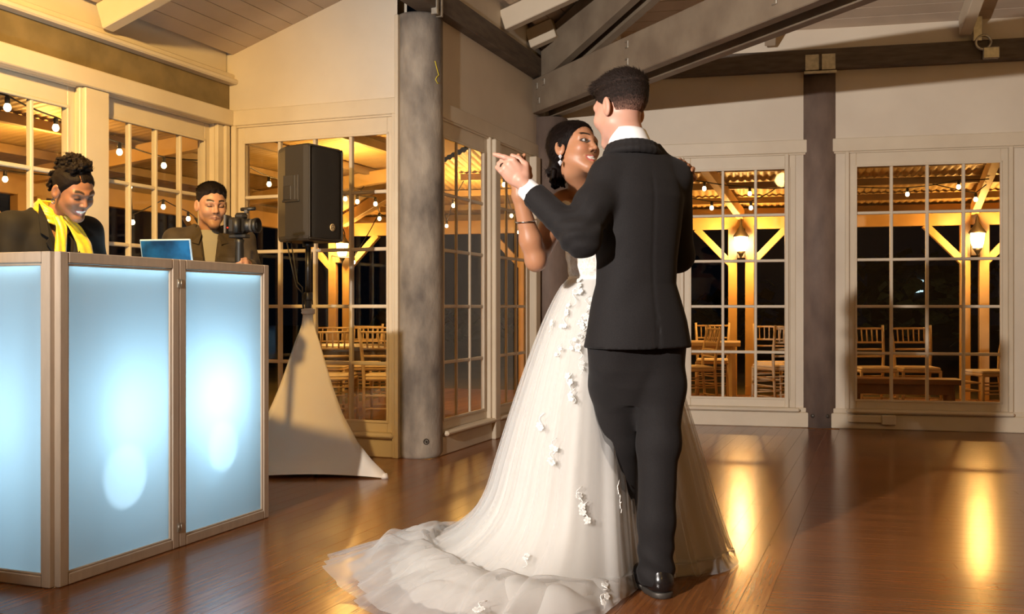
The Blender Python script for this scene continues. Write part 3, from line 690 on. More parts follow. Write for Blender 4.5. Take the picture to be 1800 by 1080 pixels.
# rotation 0: back towards the camera side (-Y), so seat faces away
put_chair(1252, 12.2, 180-12, 'pale limewashed chair facing in, left of the twin post behind the narrow window', 'veranda chairs')
put_chair(1216, 10.75, 100, 'pale chair in side view at the left edge of the narrow back window', 'veranda chairs')
put_chair(1300, 11.2, -25, 'low pale chair in front of the twin post behind the narrow window', 'veranda chairs') if False else None
put_chair(1356, 11.6, 165, 'pale chair right of the twin post, behind another chair', 'veranda chairs')
put_chair(1366, 11.0, 20, 'pale chair with its back to the narrow window, overlapping another', 'veranda chairs')
put_chair(1534, 10.6, 180, 'pale chair behind the bench next to the brown column', 'veranda chairs')
put_chair(1612, 10.6, 172, 'pale chair behind the bench, farther from the brown column', 'veranda chairs')
put_chair(1742, 10.0, 95, 'pale chair in side view at the right edge of the wide window', 'veranda chairs')
put_chair(580, 10.9, 178, 'pale chair behind the dark veranda table, nearer the speaker pole', 'veranda chairs')
put_chair(650, 10.95, 186, 'pale chair behind the dark veranda table, nearer the round column', 'veranda chairs')
put_chair(632, 11.55, 172, 'pale chair set back between two others behind the dark veranda table', 'veranda chairs')
put_chair(588, 9.5, 0, 'pale chair tucked under the dark veranda table, seat and legs showing', 'veranda chairs')
put_chair(680, 9.5, -4, 'pale chair tucked under the dark veranda table near the round column', 'veranda chairs')
def table(c, rot, sx, sy, h, label, m='dark_table', name='veranda_table', top=0.045):
    t = thing(name, label, 'table' if 'table' in name else 'bench', c, rot)
    part('table_top', MB().box((0, 0, h-top/2), (sx, sy, top), None, 0.006), m, t, True)
    part('apron', MB().box((0, 0, h-top-0.05), (sx-0.14, sy-0.12, 0.10), None, 0.004), m, t, True)
    for a in (-1, 1):
        for b in (-1, 1): part('leg', MB().bar((a*(sx/2-0.09), b*(sy/2-0.08), 0), (a*(sx/2-0.10), b*(sy/2-0.09), h-top), 0.06, 0.06, 0.004), m, t, True)
table(Vector((*at(640, 540, 10.0).xy, DZ)), 0.05, 1.27, 0.75, 0.74, 'dark timber table with pale chairs around it behind the speaker')
table(Vector((*at(1585, 540, 9.65).xy, DZ)), angB, 1.05, 0.32, 0.43, 'low brown timber bench in front of the pale chairs behind the wide window', 'bench_wood', 'garden_bench', 0.05)
table(Vector((*at(1240, 540, 11.6).xy, DZ)), angB, 0.8, 0.7, 0.72, 'pale timber table among chairs behind the narrow back window', 'chair_wood')
# hedge and far lights
mb = MB(); rng = random.Random(3)
for i in range(900):
    x = rng.uniform(-4, 22); y = 27 + rng.uniform(-1.2, 1.2) + 0.02*(x-8)**2; z = DZ + rng.uniform(0.2, 1.0 + 1.6*math.exp(-((x-11)/5.0)**2)) ; r = rng.uniform(0.12, 0.28)
    a, b_ = rng.uniform(0, 6.28), rng.uniform(-1, 1); d1 = Vector((math.cos(a), math.sin(a), b_)).normalized()*r; d2 = d1.cross(Vector((rng.uniform(-1, 1), rng.uniform(-1, 1), 1))).normalized()*r*0.7; c = Vector((x, y, z))
    mb.add([c-d1-d2, c+d1-d2, c+d1+d2, c-d1+d2], [(0, 1, 2, 3)])
solo('hedge', mb, 'hedge', 'dim leafy hedge far beyond the veranda in the dark', 'hedge', kind='stuff')
M['far_light'] = mat('far_light', (0.6, 0.8, 0.9), 0.5, emit=(0.55, 0.8, 0.85), estr=1.5)
t = thing('distant_building', 'dark distant building with tiny pale blue lights beyond the wide window', 'building', (*at(1612, 512, 40.2).xy, DZ-0.27))
part('facade', MB().box((at(1612, 512, 41).x, 41.2, 1.2), (3.2, 2.2, 2.95), None, 0.02), 'black_iron', t)
for px, py, w_, h_ in ((1608, 494, 7, 3), (1618, 494, 9, 3.5), (1612, 505, 5, 4), (1607, 513, 3, 3), (1613, 513, 5, 3), (1620, 512, 4, 3)):
    part('lit_pane', MB().box(at(px, py, 40), (w_/F_PX*40, 0.1, h_/F_PX*40)), 'far_light', t)
# ------------------------------------------------------------------ light-box booth of the DJ
M['booth_frame'] = mat('booth_timber', (0.56, 0.45, 0.34), 0.5, col2=(0.50, 0.40, 0.30), scale=6, stretch=(6, 6, 1), bump=0.05)
def screen_mat():
    m = bpy.data.materials.new('booth_scrim'); m.use_nodes = True; nt = m.node_tree; nt.nodes.clear()
    out = N(nt, 'ShaderNodeOutputMaterial'); mx = N(nt, 'ShaderNodeMixShader'); tr = N(nt, 'ShaderNodeBsdfTranslucent'); df = N(nt, 'ShaderNodeBsdfDiffuse')
    tr.inputs[0].default_value = (0.20, 0.225, 0.235, 1); df.inputs[0].default_value = (0.36, 0.40, 0.43, 1); mx.inputs[0].default_value = 0.7
    L(nt, df.outputs[0], mx.inputs[1]); L(nt, tr.outputs[0], mx.inputs[2]); L(nt, mx.outputs[0], out.inputs[0]); return m
M['scrim'] = screen_mat()
M['led_face'] = mat('led_face', (0.5, 0.8, 1), 0.3, emit=(0.45, 0.78, 1.0), estr=4)
M['led_strip'] = mat('led_strip', (0.6, 0.85, 1), 0.3, emit=(0.55, 0.86, 1.0), estr=22)
B0 = Vector((-1.606, 3.535, 0)); PW = 0.6375; BH = 1.198
FBo = Frame(B0, U, Vv)                    # along the front, outward normal = towards the DJ
booth = thing('dj_booth', 'folding DJ booth front with beige frames and glowing pale blue screens', 'dj booth', B0 + U*0.6)
def bpanel(o, d, n, w):
    fr = Frame(o, d, n); fw = 0.042
    mb = MB()
    for a0, a1, z0, z1 in ((0, fw, 0, BH), (w-fw, w, 0, BH), (fw, w-fw, 0, fw), (fw, w-fw, BH-fw, BH)): fr.box(mb, a0+0.001, a1-0.001, 0, 0.03, z0+0.002, z1, 0.003)
    p = part('panel_frame', mb, 'booth_frame', booth)
    mi = MB()
    for a0, a1, z0, z1 in ((fw, fw+0.008, fw, BH-fw), (w-fw-0.008, w-fw, fw, BH-fw), (fw, w-fw, fw, fw+0.008), (fw, w-fw, BH-fw-0.008, BH-fw)): fr.box(mi, a0, a1, 0.006, 0.02, z0, z1, 0.002)
    part('bead', mi, 'booth_frame', p)
    ms = MB(); a0, a1, z0, z1, bb = fw-0.004, w-fw+0.004, fw-0.004, BH-fw+0.004, 0.014
    ms.add([fr.p(a0, bb, z0), fr.p(a1, bb, z0), fr.p(a1, bb, z1), fr.p(a0, bb, z1)], [(0, 1, 2, 3)])
    part('screen', ms, 'scrim', p, label='glowing pale blue translucent screen')
    st_ = MB(); fr.box(st_, fw+0.02, w-fw-0.02, 0.034, 0.044, BH-fw-0.012, BH-fw-0.004, 0.001); part('led_strip', st_, 'led_strip', p)
    return p
p1_ = bpanel(B0, U, Vv, PW); p2_ = bpanel(B0 + U*PW, U, Vv, PW)
bpanel(B0 + Vector((-0.030, -0.012, 0)) + Vv*0.0, Vv, U, PW)
bpanel(B0 + U*(2*PW-0.03) + Vv*0.035, Vv, -U, PW)
for z in (0.085, BH-0.10):
    mb = MB(); FBo.box(mb, PW-0.014, PW+0.014, -0.003, 0.002, z-0.018, z+0.018, 0.001)
    for s in (-1, 1):
        mb.tube([FBo.p(PW+s*0.008, -0.003, z-0.012), FBo.p(PW+s*0.008, -0.003, z+0.012)], 0.003, 6)
    part('hinge', mb, 'galv', p1_)
# uplights standing inside the booth
def uplight(a, bdist, power, tilt, label, col=(0.36, 0.70, 1.0), size=62):
    c = FBo.p(a, bdist, 0); t = thing('led_uplight', label, 'stage light', c)
    part('base', MB().box(c + Vector((0, 0, 0.012)), (0.13, 0.13, 0.024), FBo.R, 0.004), 'black_plastic', t)
    part('can', MB().lathe([(0.045, 0.024), (0.058, 0.04), (0.058, 0.10), (0.052, 0.104)], c, 20), 'black_plastic', t)
    part('led_face', MB().lathe([(0.048, 0.1015), (0.047, 0.1025)], c, 20), 'led_face', t)
    l = lamp('uplight_beam', 'SPOT', c, power, col, 0.09, None, spot_size=math.radians(size), spot_blend=0.6)
    l.parent = t; l.location = (0, 0, 0.115); d = -FBo.n*tilt + Vector((0, 0, 1)); l.rotation_euler = d.to_track_quat('-Z', 'Y').to_euler()
uplight(0.365, 0.17, 20, 0.16, 'small LED uplight on the floor behind the first glowing booth screen')
uplight(0.88, 0.13, 34, 0.10, 'small LED uplight on the floor behind the second glowing booth screen')
l = lamp('booth_glow', 'POINT', FBo.p(0.34, 0.30, 0.62), 50, (0.45, 0.71, 0.88), 0.2); l.parent = booth; l.location = WM[booth.name].inverted() @ FBo.p(0.34, 0.30, 0.60)
l = lamp('booth_glow', 'POINT', (0, 0, 0), 55, (0.47, 0.74, 0.92), 0.2); l.parent = booth; l.location = WM[booth.name].inverted() @ FBo.p(0.93, 0.27, 0.62)
def beam(a, z, b_, pw, ang):
    tgt = FBo.p(a, 0.014, z); src = FBo.p(a, b_, max(0.14, z-0.12)); l = lamp('booth_beam', 'SPOT', (0, 0, 0), pw, (0.62, 0.84, 1.0), 0.012, None, spot_size=math.radians(ang), spot_blend=0.12)
    l.parent = booth; l.location = WM[booth.name].inverted() @ src; l.rotation_euler = (tgt-src).to_track_quat('-Z', 'Y').to_euler()
beam(0.342, 0.33, 0.36, 13, 36); beam(0.947, 0.37, 0.34, 12, 34)
# equipment table behind the booth with the laptop
t = thing('equipment_table', 'black equipment table hidden behind the glowing booth', 'table', FBo.p(0.68, 0.25, 0), angU)
part('table_top', MB().box((0, 0, 1.065), (0.95, 0.26, 0.025), None, 0.004), 'black_plastic', t, True)
for a in (-1, 1):
    for b_ in (-1, 1): part('leg', MB().tube([(a*0.44, b_*0.10, 0), (a*0.44, b_*0.10, 1.055)], 0.013, 8), 'black_plastic', t, True)
M['laptop_lid'] = mat('laptop_lid', (0.012, 0.05, 0.13), 0.22, 0.6, col2=(0.03, 0.22, 0.52), scale=6, lo=0.4, hi=0.62)  # blue mottling in the colour stands for the glow mirrored in the lid
M['laptop_rim'] = mat('laptop_rim', (0.55, 0.70, 0.80), 0.3, 0.6)
lp = at(297, 450, 4.42); lp.z = 1.0785
t = thing('laptop', 'open laptop with blue-lit lid standing behind the booth top', 'laptop', lp, math.radians(-11))
part('base', MB().box((0, 0.10, 0.009), (0.245, 0.17, 0.016), None, 0.004), 'laptop_rim', t, True)
part('keyboard', MB().box((0, 0.11, 0.018), (0.21, 0.10, 0.003), None, 0.001), 'black_plastic', t, True)
ca, sa = math.cos(math.radians(12)), math.sin(math.radians(12)); Rl = Matrix.Rotation(math.radians(12), 3, 'X')
lid = MB().box(Rl @ Vector((0, 0, 0.105)) + Vector((0, 0.01, 0.018)), (0.245, 0.007, 0.205), Rl, 0.003); lidp = part('lid', lid, 'laptop_rim', t, True)
part('lid_panel', MB().box(Rl @ Vector((0, -0.0045, 0.105)) + Vector((0, 0.01, 0.018)), (0.232, 0.003, 0.192), Rl, 0.001), 'laptop_lid', lidp, True)
part('screen', MB().box(Rl @ Vector((0, 0.0045, 0.107)) + Vector((0, 0.01, 0.018)), (0.222, 0.002, 0.178), Rl), 'led_face', lidp, True)
lg = MB()
for k, (x0, x1) in enumerate(((-0.022, -0.008), (-0.004, 0.008), (0.012, 0.026))):
    pts = [Rl @ Vector((x0 + (x1-x0)*(0.5+0.5*math.cos(a)), -0.0068, 0.10 + 0.010*math.sin(a)*(1 if k else 1.3))) + Vector((0, 0.01, 0.018)) for a in np.linspace(0.4, 5.6, 9)]
    lg.tube(pts, 0.0014, 5)
part('logo', lg, 'laptop_rim', lidp, True)

# ------------------------------------------------------------------ loudspeaker on a covered stand
pc = Vector((-1.238, 6.05, 0)); toes = [Vector((0.52, -0.26, 0)), Vector((-0.485, -0.32, 0)), Vector((-0.03, 0.56, 0))]
M['scrim_cloth'] = mat('stretch_cover', (0.80, 0.70, 0.58), 0.65, col2=(0.77, 0.67, 0.55), scale=3, sheen=0.2, bump=0.05, bscale=260)
M['pole_black'] = mat('stand_black', (0.015, 0.013, 0.012), 0.35)
t = thing('speaker_stand', 'tripod speaker stand under a cream stretch cover', 'speaker stand', pc)
zz = np.array([0.0, 0.03, 0.10, 0.20, 0.36, 0.52, 0.66, 0.79, 0.90, 0.965]); rr = np.array([1.0, 0.955, 0.80, 0.625, 0.44, 0.315, 0.225, 0.145, 0.088, 0.058])
V = []; F = []; nseg = 13; rows = 40
for j in range(rows+1):
    z = 0.965*(j/rows)**1.3; sc = np.interp(z, zz, rr)
    ring = []
    for e in range(3):
        a, b_ = toes[e]*sc, toes[(e+1) % 3]*sc
        for k in range(nseg):
            f = k/nseg; p = a.lerp(b_, f); bow = 4*f*(1-f); mid = (a+b_)/2
            # stretched cloth bows inwards and rounds over at the toes, ripples near the hem
            p = p - mid.normalized()*0.10*sc*bow*(1-0.55*(1-z)) 
            zl = z + (0.022*bow if j == 0 else 0.022*bow*max(0, 1-j/6))
            wr = 0.006*math.exp(-z/0.10)*math.sin(f*26 + e*2 + z*30)
            ring.append(p*(1 + wr*1.2) + Vector((0, 0, zl + 0.002)))
    rnd = 0.05 + 0.95*min(1, (1-sc)*1.0)   # rounder towards the neck
    rad = 0.052*1.0
    for p in ring:
        if z > 0.80:
            k_ = (z-0.80)/0.165; ang = math.atan2(p.y, p.x); tgt = Vector((0.034*math.cos(ang), 0.034*math.sin(ang), p.z)); p = p.lerp(tgt, k_*0.85)
        V.append(pc + p)
n3 = nseg*3
for j in range(rows):
    for k in range(n3): F.append((j*n3+k, j*n3+(k+1) % n3, (j+1)*n3+(k+1) % n3, (j+1)*n3+k))
mb = MB(); mb.add(V, F, True); part('stretch_cover', mb, 'scrim_cloth', t)
mb = MB().lathe([(0.036, 0.955), (0.043, 0.965), (0.040, 0.975), (0.044, 0.985), (0.034, 0.99), (0.022, 0.992)], pc, 18); part('gathered_collar', mb, 'scrim_cloth', t)
part('pole', MB().tube([pc + Vector((0, 0, 0.5)), pc + Vector((0, 0, 1.06))], 0.0215, 14), 'pole_black', t)
part('inner_pole', MB().tube([pc + Vector((0, 0, 1.05)), pc + Vector((0, 0, 1.42))], 0.0175, 14), 'pole_black', t)
part('clamp', MB().lathe([(0.026, 1.04), (0.028, 1.05), (0.028, 1.085), (0.024, 1.09)], pc, 14), 'pole_black', t)
for q in toes:
    part('leg', MB().tube([pc + Vector((0, 0, 0.42)) + q*0.03, pc + q*0.62 + Vector((0, 0, 0.05))], 0.010, 8), 'pole_black', t)
    part('toe', MB().lathe([(0.02, 0.0), (0.022, 0.012), (0.014, 0.03)], pc + q*0.955, 10), 'scrim_cloth', t)
M['speaker_body'] = mat('speaker_shell', (0.030, 0.024, 0.018), 0.48, bump=0.12, bscale=420)
M['speaker_grille'] = mat('speaker_grille', (0.012, 0.010, 0.009), 0.6, bump=0.5, bscale=700)
M['badge'] = mat('badge_gold', (0.75, 0.55, 0.28), 0.4, 0.2)
sp0 = Vector((pc.x, pc.y, 1.395)); SH = 0.572
# yaw so that the grille faces right-forward; local -y is the grille side
sp = thing('loudspeaker', 'black plastic loudspeaker cabinet on the covered stand', 'loudspeaker', sp0, math.radians(60))
plan = [(-0.150, -0.135), (0.150, -0.135), (0.157, -0.10), (0.148, 0.05), (0.085, 0.165), (-0.085, 0.165), (-0.148, 0.05), (-0.157, -0.10)]
mb = MB(); n = len(plan); lev = [(0.0, 0.93, 0.0), (0.012, 0.985, 0.0), (0.03, 1.0, 0.0), (SH-0.03, 1.0, 0.0), (SH-0.010, 0.985, 0.0), (SH, 0.93, 0.0)]
V = []; F = []
for z, s_, o_ in lev:
    for x, y in plan: V.append((x*s_, y*s_, z + (0.018*(y+0.135)*-1 if z > 0.4 else 0.0)))
for j in range(len(lev)-1):
    for k in range(n): F.append((j*n+k, j*n+(k+1) % n, (j+1)*n+(k+1) % n, (j+1)*n+k))
F.append(tuple(reversed(range(n)))); F.append(tuple((len(lev)-1)*n+k for k in range(n)))
mb.add(V, F); body = part('cabinet', mb, 'speaker_body', sp, True)
# grille: slightly bowed sheet with rounded corners
V = []; F = []; gx, gz = 12, 16
for j in range(gz+1):
    for i in range(gx+1):
        x = -0.143 + 0.286*i/gx; z = 0.018 + (SH-0.036)*j/gz
        y = -0.1385 - 0.016*(1-(2*i/gx-1)**2) - (0.0 if 0 < j < gz and 0 < i < gx else -0.006); V.append((x, y, z))
for j in range(gz):
    for i in range(gx): F.append((j*(gx+1)+i, j*(gx+1)+i+1, (j+1)*(gx+1)+i+1, (j+1)*(gx+1)+i))
mb = MB(); mb.add(V, F, True); gr = part('grille', mb, 'speaker_grille', sp, True)
mb = MB()
for x in (-0.148, 0.148): mb.box((x, -0.140, SH/2), (0.012, 0.012, SH-0.03), None, 0.004)
for z in (0.012, SH-0.012): mb.box((0, -0.140, z), (0.30, 0.012, 0.012), None, 0.004)
part('grille_frame', mb, 'speaker_body', gr, True)
Rb = Matrix.Rotation(PI/2, 3, 'X'); bc = Vector((0.040, -0.155, 0.085))
bd = part('badge', MB().lathe([(0.022, -0.002), (0.022, 0.003), (0.020, 0.004)], bc, 24, Rb), 'badge', gr, True)
mb = MB()
for k in range(3):
    a = PI/2 + k*2*PI/3; d_ = Vector((math.cos(a), 0, math.sin(a))); mb.tube([bc + Vector((0, -0.0045, 0)), bc + d_*0.015 + Vector((0, -0.0045, 0))], 0.0016, 5)
ringp = [bc + Vector((0.0165*math.cos(a), -0.0045, 0.0165*math.sin(a))) for a in np.linspace(0, 2*PI, 21)]; mb.tube(ringp, 0.0012, 5)
part('emblem', mb, 'steel_dark', bd, True)
# handle recess on the near side (local -x): dark pocket with a grip bar
mb = MB(); mb.box((-0.1535, 0.0, 0.315), (0.006, 0.125, 0.15), Matrix.Rotation(-0.06, 3, 'Z'), 0.002); part('handle_pocket', mb, 'steel_dark', sp, True)
mb = MB()
mb.box((-0.1565, 0.0, 0.236), (0.008, 0.14, 0.014), Matrix.Rotation(-0.06, 3, 'Z'), 0.003); mb.box((-0.158, -0.028, 0.315), (0.010, 0.020, 0.15), None, 0.004); mb.box((-0.155, 0.028, 0.285), (0.008, 0.066, 0.085), Matrix.Rotation(-0.06, 3, 'Z'), 0.003)
part('handle', mb, 'speaker_body', sp, True)
part('pole_socket', MB().lathe([(0.034, -0.03), (0.034, 0.004)], (0, 0.0, 0), 14), 'pole_black', sp, True)
mb = MB()
for k_ in range(2):
    az = PI + 0.75*k_; rd_ = lambda r_: Vector((r_*math.cos(az), r_*math.sin(az), 0)); a = sp0 + Vector((-0.10-0.02*k_, -0.02-0.03*k_, 0.0)); b_ = pc + rd_(0.036) + Vector((0, 0, 1.12-0.04*k_))
    pts = [a, a.lerp(b_, 0.35) + Vector((-0.0, 0, -0.06)), a.lerp(b_, 0.7) + Vector((-0.012, 0, -0.05)), b_, pc + rd_(0.036) + Vector((0, 0, 1.03)), pc + rd_(0.031) + Vector((0, 0, 0.99))]
    mb = MB().tube(pts, 0.004, 6)
    solo('speaker_cable', mb, 'black_plastic', ['black cable hanging from the loudspeaker to its stand', 'second black cable looping under the loudspeaker'][k_], 'cable', pts[-1])
# ------------------------------------------------------------------ implicit surfaces for figures and clothes
class Sdf:
    def __init__(s): s.pr = []
    def _add(s, fn, lo, hi, k, op): s.pr.append((fn, np.array(lo, float), np.array(hi, float), k, op)); return s
    def rc(s, a, b, ra, rb, k=0.02, op='u'):
        a = np.array(a, float); b = np.array(b, float); ba = b-a; L2 = max(ba.dot(ba), 1e-9); m = max(ra, rb)+k
        def fn(X, Y, Z):
            h = np.clip(((X-a[0])*ba[0] + (Y-a[1])*ba[1] + (Z-a[2])*ba[2])/L2, 0, 1)
            return np.sqrt((X-a[0]-h*ba[0])**2 + (Y-a[1]-h*ba[1])**2 + (Z-a[2]-h*ba[2])**2) - (ra + h*(rb-ra))
        return s._add(fn, np.minimum(a, b)-m, np.maximum(a, b)+m, k, op)
    def chain(s, pts, rad, k=0.02):
        for i in range(len(pts)-1): s.rc(pts[i], pts[i+1], rad[i], rad[i+1], k)
        return s
    def ell(s, c, r, R=None, k=0.02, op='u'):
        c = np.array(c, float); r = np.array(r, float); Rm = np.eye(3) if R is None else np.array(R, float); m = max(r)+k
        def fn(X, Y, Z):
            x, y, z = X-c[0], Y-c[1], Z-c[2]
            lx = (Rm[0, 0]*x + Rm[1, 0]*y + Rm[2, 0]*z); ly = (Rm[0, 1]*x + Rm[1, 1]*y + Rm[2, 1]*z); lz = (Rm[0, 2]*x + Rm[1, 2]*y + Rm[2, 2]*z)
            k0 = np.sqrt((lx/r[0])**2 + (ly/r[1])**2 + (lz/r[2])**2); k1 = np.sqrt((lx/r[0]**2)**2 + (ly/r[1]**2)**2 + (lz/r[2]**2)**2)
            return k0*(k0-1)/np.maximum(k1, 1e-6)
        return s._add(fn, c-m, c+m, k, op)
    def loft(s, c, f, tab, k=0.02, p=2.3, op='u'):
        """stack of super-ellipses: tab rows (z, half width, half depth, shift right, shift forward)"""
        tab = np.array(sorted(tab), float); f = np.array([f[0], f[1]], float); f = f/np.linalg.norm(f); rt = np.array([f[1], -f[0]]); m = tab[:, 1:3].max()+abs(tab[:, 3:]).max()+k+0.02
        def fn(X, Y, Z):
            I = lambda j: np.interp(Z, tab[:, 0], tab[:, j])
            dx, dy = X-c[0], Y-c[1]; x = dx*rt[0] + dy*rt[1] - I(3); y = dx*f[0] + dy*f[1] - I(4); a, b = I(1), I(2)
            d = ((np.abs(x)/a)**p + (np.abs(y)/b)**p)**(1/p) - 1
            d = d*np.minimum(a, b)
            return np.maximum(d, np.maximum(tab[0, 0]-Z, Z-tab[-1, 0]))
        return s._add(fn, (c[0]-m, c[1]-m, tab[0, 0]-k-0.01), (c[0]+m, c[1]+m, tab[-1, 0]+k+0.01), k, op)
    def fn(s, fn, lo, hi, op='disp', k=0.0): return s._add(fn, lo, hi, k, op)
    def mesh(s, boxes):
        VV, FF, n0 = [], [], 0
        for bi, (lo, hi, h) in enumerate(boxes):
            lo = np.array(lo, float); hi = np.array(hi, float)
            ax = [np.arange(lo[i], hi[i]+h, h) for i in range(3)]; D = np.full([len(a) for a in ax], 1.0, np.float32)
            for fn, plo, phi, k, op in s.pr:
                sl = []
                for i in range(3):
                    a0 = int(np.searchsorted(ax[i], plo[i]-2*h)); a1 = int(np.searchsorted(ax[i], phi[i]+2*h)); sl.append(slice(a0, a1))
                if any(q.stop <= q.start for q in sl): continue
                X = ax[0][sl[0]][:, None, None]; Y = ax[1][sl[1]][None, :, None]; Z = ax[2][sl[2]][None, None, :]
                sub = D[tuple(sl)]; d = np.broadcast_to(fn(X, Y, Z), sub.shape).astype(np.float32)
                if op == 'u':
                    if k > 0: hh = np.maximum(k-np.abs(sub-d), 0)/k; r = np.minimum(sub, d) - hh*hh*k/4
                    else: r = np.minimum(sub, d)
                elif op == 's':
                    if k > 0: hh = np.maximum(k-np.abs(sub+d), 0)/k; r = np.maximum(sub, -d) + hh*hh*k/4
                    else: r = np.maximum(sub, -d)
                elif op == 'i': r = np.maximum(sub, d)
                else: r = sub + d
                D[tuple(sl)] = r
            S = D < 0; nx, ny, nz = D.shape
            cnt = np.zeros((nx-1, ny-1, nz-1), np.int8)
            for i in (0, 1):
                for j in (0, 1):
                    for kk in (0, 1): cnt += S[i:nx-1+i, j:ny-1+j, kk:nz-1+kk]
            act = np.nonzero((cnt > 0) & (cnt < 8)); na = len(act[0])
            if na == 0: continue
            idx = np.full(cnt.shape, -1, np.int32); idx[act] = np.arange(na)
            acc = np.zeros((na, 3)); c = np.zeros(na); cor = [(i, j, kk) for i in (0, 1) for j in (0, 1) for kk in (0, 1)]
            val = {q: D[act[0]+q[0], act[1]+q[1], act[2]+q[2]].astype(float) for q in cor}
            for q in cor:
                for ax_ in range(3):
                    if q[ax_]: continue
                    r = tuple(1 if i == ax_ else q[i] for i in range(3)); a, b = val[q], val[r]; x = (a < 0) != (b < 0)
                    t = np.where(x, a/np.where(x, a-b, 1), 0)
                    for i in range(3): acc[:, i] += np.where(x, q[i] + (t if i == ax_ else 0), 0)
                    c += x
            v = (acc/c[:, None] + np.stack(act, 1))*h + lo
            fs = []
            for ax_ in range(3):
                o = [i for i in range(3) if i != ax_]
                s0 = [slice(None)]*3; s1 = [slice(None)]*3; s0[ax_] = slice(0, -1); s1[ax_] = slice(1, None)
                A, B = S[tuple(s0)], S[tuple(s1)]; e = np.nonzero(A != B); e = np.stack(e, 1)
                ok = (e[:, o[0]] > 0) & (e[:, o[1]] > 0) & (e[:, o[0]] < D.shape[o[0]]-1) & (e[:, o[1]] < D.shape[o[1]]-1); e = e[ok]
                q4 = []
                for d0, d1 in ((-1, -1), (0, -1), (0, 0), (-1, 0)):
                    w = e.copy(); w[:, o[0]] += d0; w[:, o[1]] += d1; q4.append(idx[w[:, 0], w[:, 1], w[:, 2]])
                q4 = np.stack(q4, 1); flip = A[e[:, 0], e[:, 1], e[:, 2]]
                if ax_ == 1: flip = ~flip
                q4[~flip] = q4[~flip][:, ::-1]; fs.append(q4)
            f = np.concatenate(fs); f = f[(f >= 0).all(1)]
            if bi < len(boxes)-1 or True:                 # drop what a finer box (listed earlier) already covers
                ctr = v[f].mean(1); keep = np.ones(len(f), bool)
                for (l2, h2, hh2) in boxes[:bi]:
                    l2 = np.array(l2)+1.5*h; h2 = np.array(h2)-1.5*h; keep &= ~((ctr > l2) & (ctr < h2)).all(1)
                f = f[keep]
            VV.append(v); FF.append(f+n0); n0 += len(v)
        return np.concatenate(VV), np.concatenate(FF)
def np_mesh(name, v, f, m, col=None, Minv=None):
    if Minv is not None: Mi = np.array(Minv); v = v @ Mi[:3, :3].T + Mi[:3, 3]
    used = np.zeros(len(v), bool); used[f.ravel()] = True; rem = np.cumsum(used)-1; v = v[used]; f = rem[f]
    me = bpy.data.meshes.new(name); me.vertices.add(len(v)); me.vertices.foreach_set('co', v.astype(np.float32).ravel())
    me.loops.add(f.size); me.loops.foreach_set('vertex_index', f.astype(np.int32).ravel()); me.polygons.add(len(f))
    me.polygons.foreach_set('loop_start', np.arange(0, f.size, f.shape[1], dtype=np.int32)); me.polygons.foreach_set('use_smooth', np.ones(len(f), bool))
    me.update(calc_edges=True); me.validate()
    if col is not None:
        c = col[used]; ca = me.color_attributes.new('Col', 'FLOAT_COLOR', 'POINT'); ca.data.foreach_set('color', np.concatenate([c, np.ones((len(c), 1))], 1).astype(np.float32).ravel())
    me.materials.append(M[m] if isinstance(m, str) else m); return me
def npart(name, v, f, m, parent, col=None, label=None):
    Wm = WM[parent.name]; me = np_mesh(name, v, f, m, col, Wm.inverted())
    o = bpy.data.objects.new(name, me); COL.objects.link(o); o.parent = parent; WM[o.name] = Wm
    if label: o['label'] = label
    return o
def sst(x, a, b): t = np.clip((x-a)/(b-a), 0, 1); return t*t*(3-2*t)
def vnoise(X, Y, Z, fr, seed=0):
    s = np.sin; a = seed*1.7
    return (s(X*fr*1.0+a+1.3*s(Y*fr*0.7+a)) * s(Y*fr*1.1+2.1*a+1.1*s(Z*fr*0.8)) + s(Z*fr*0.9+a*0.6+1.2*s(X*fr*0.6)) * 0.8)*0.5

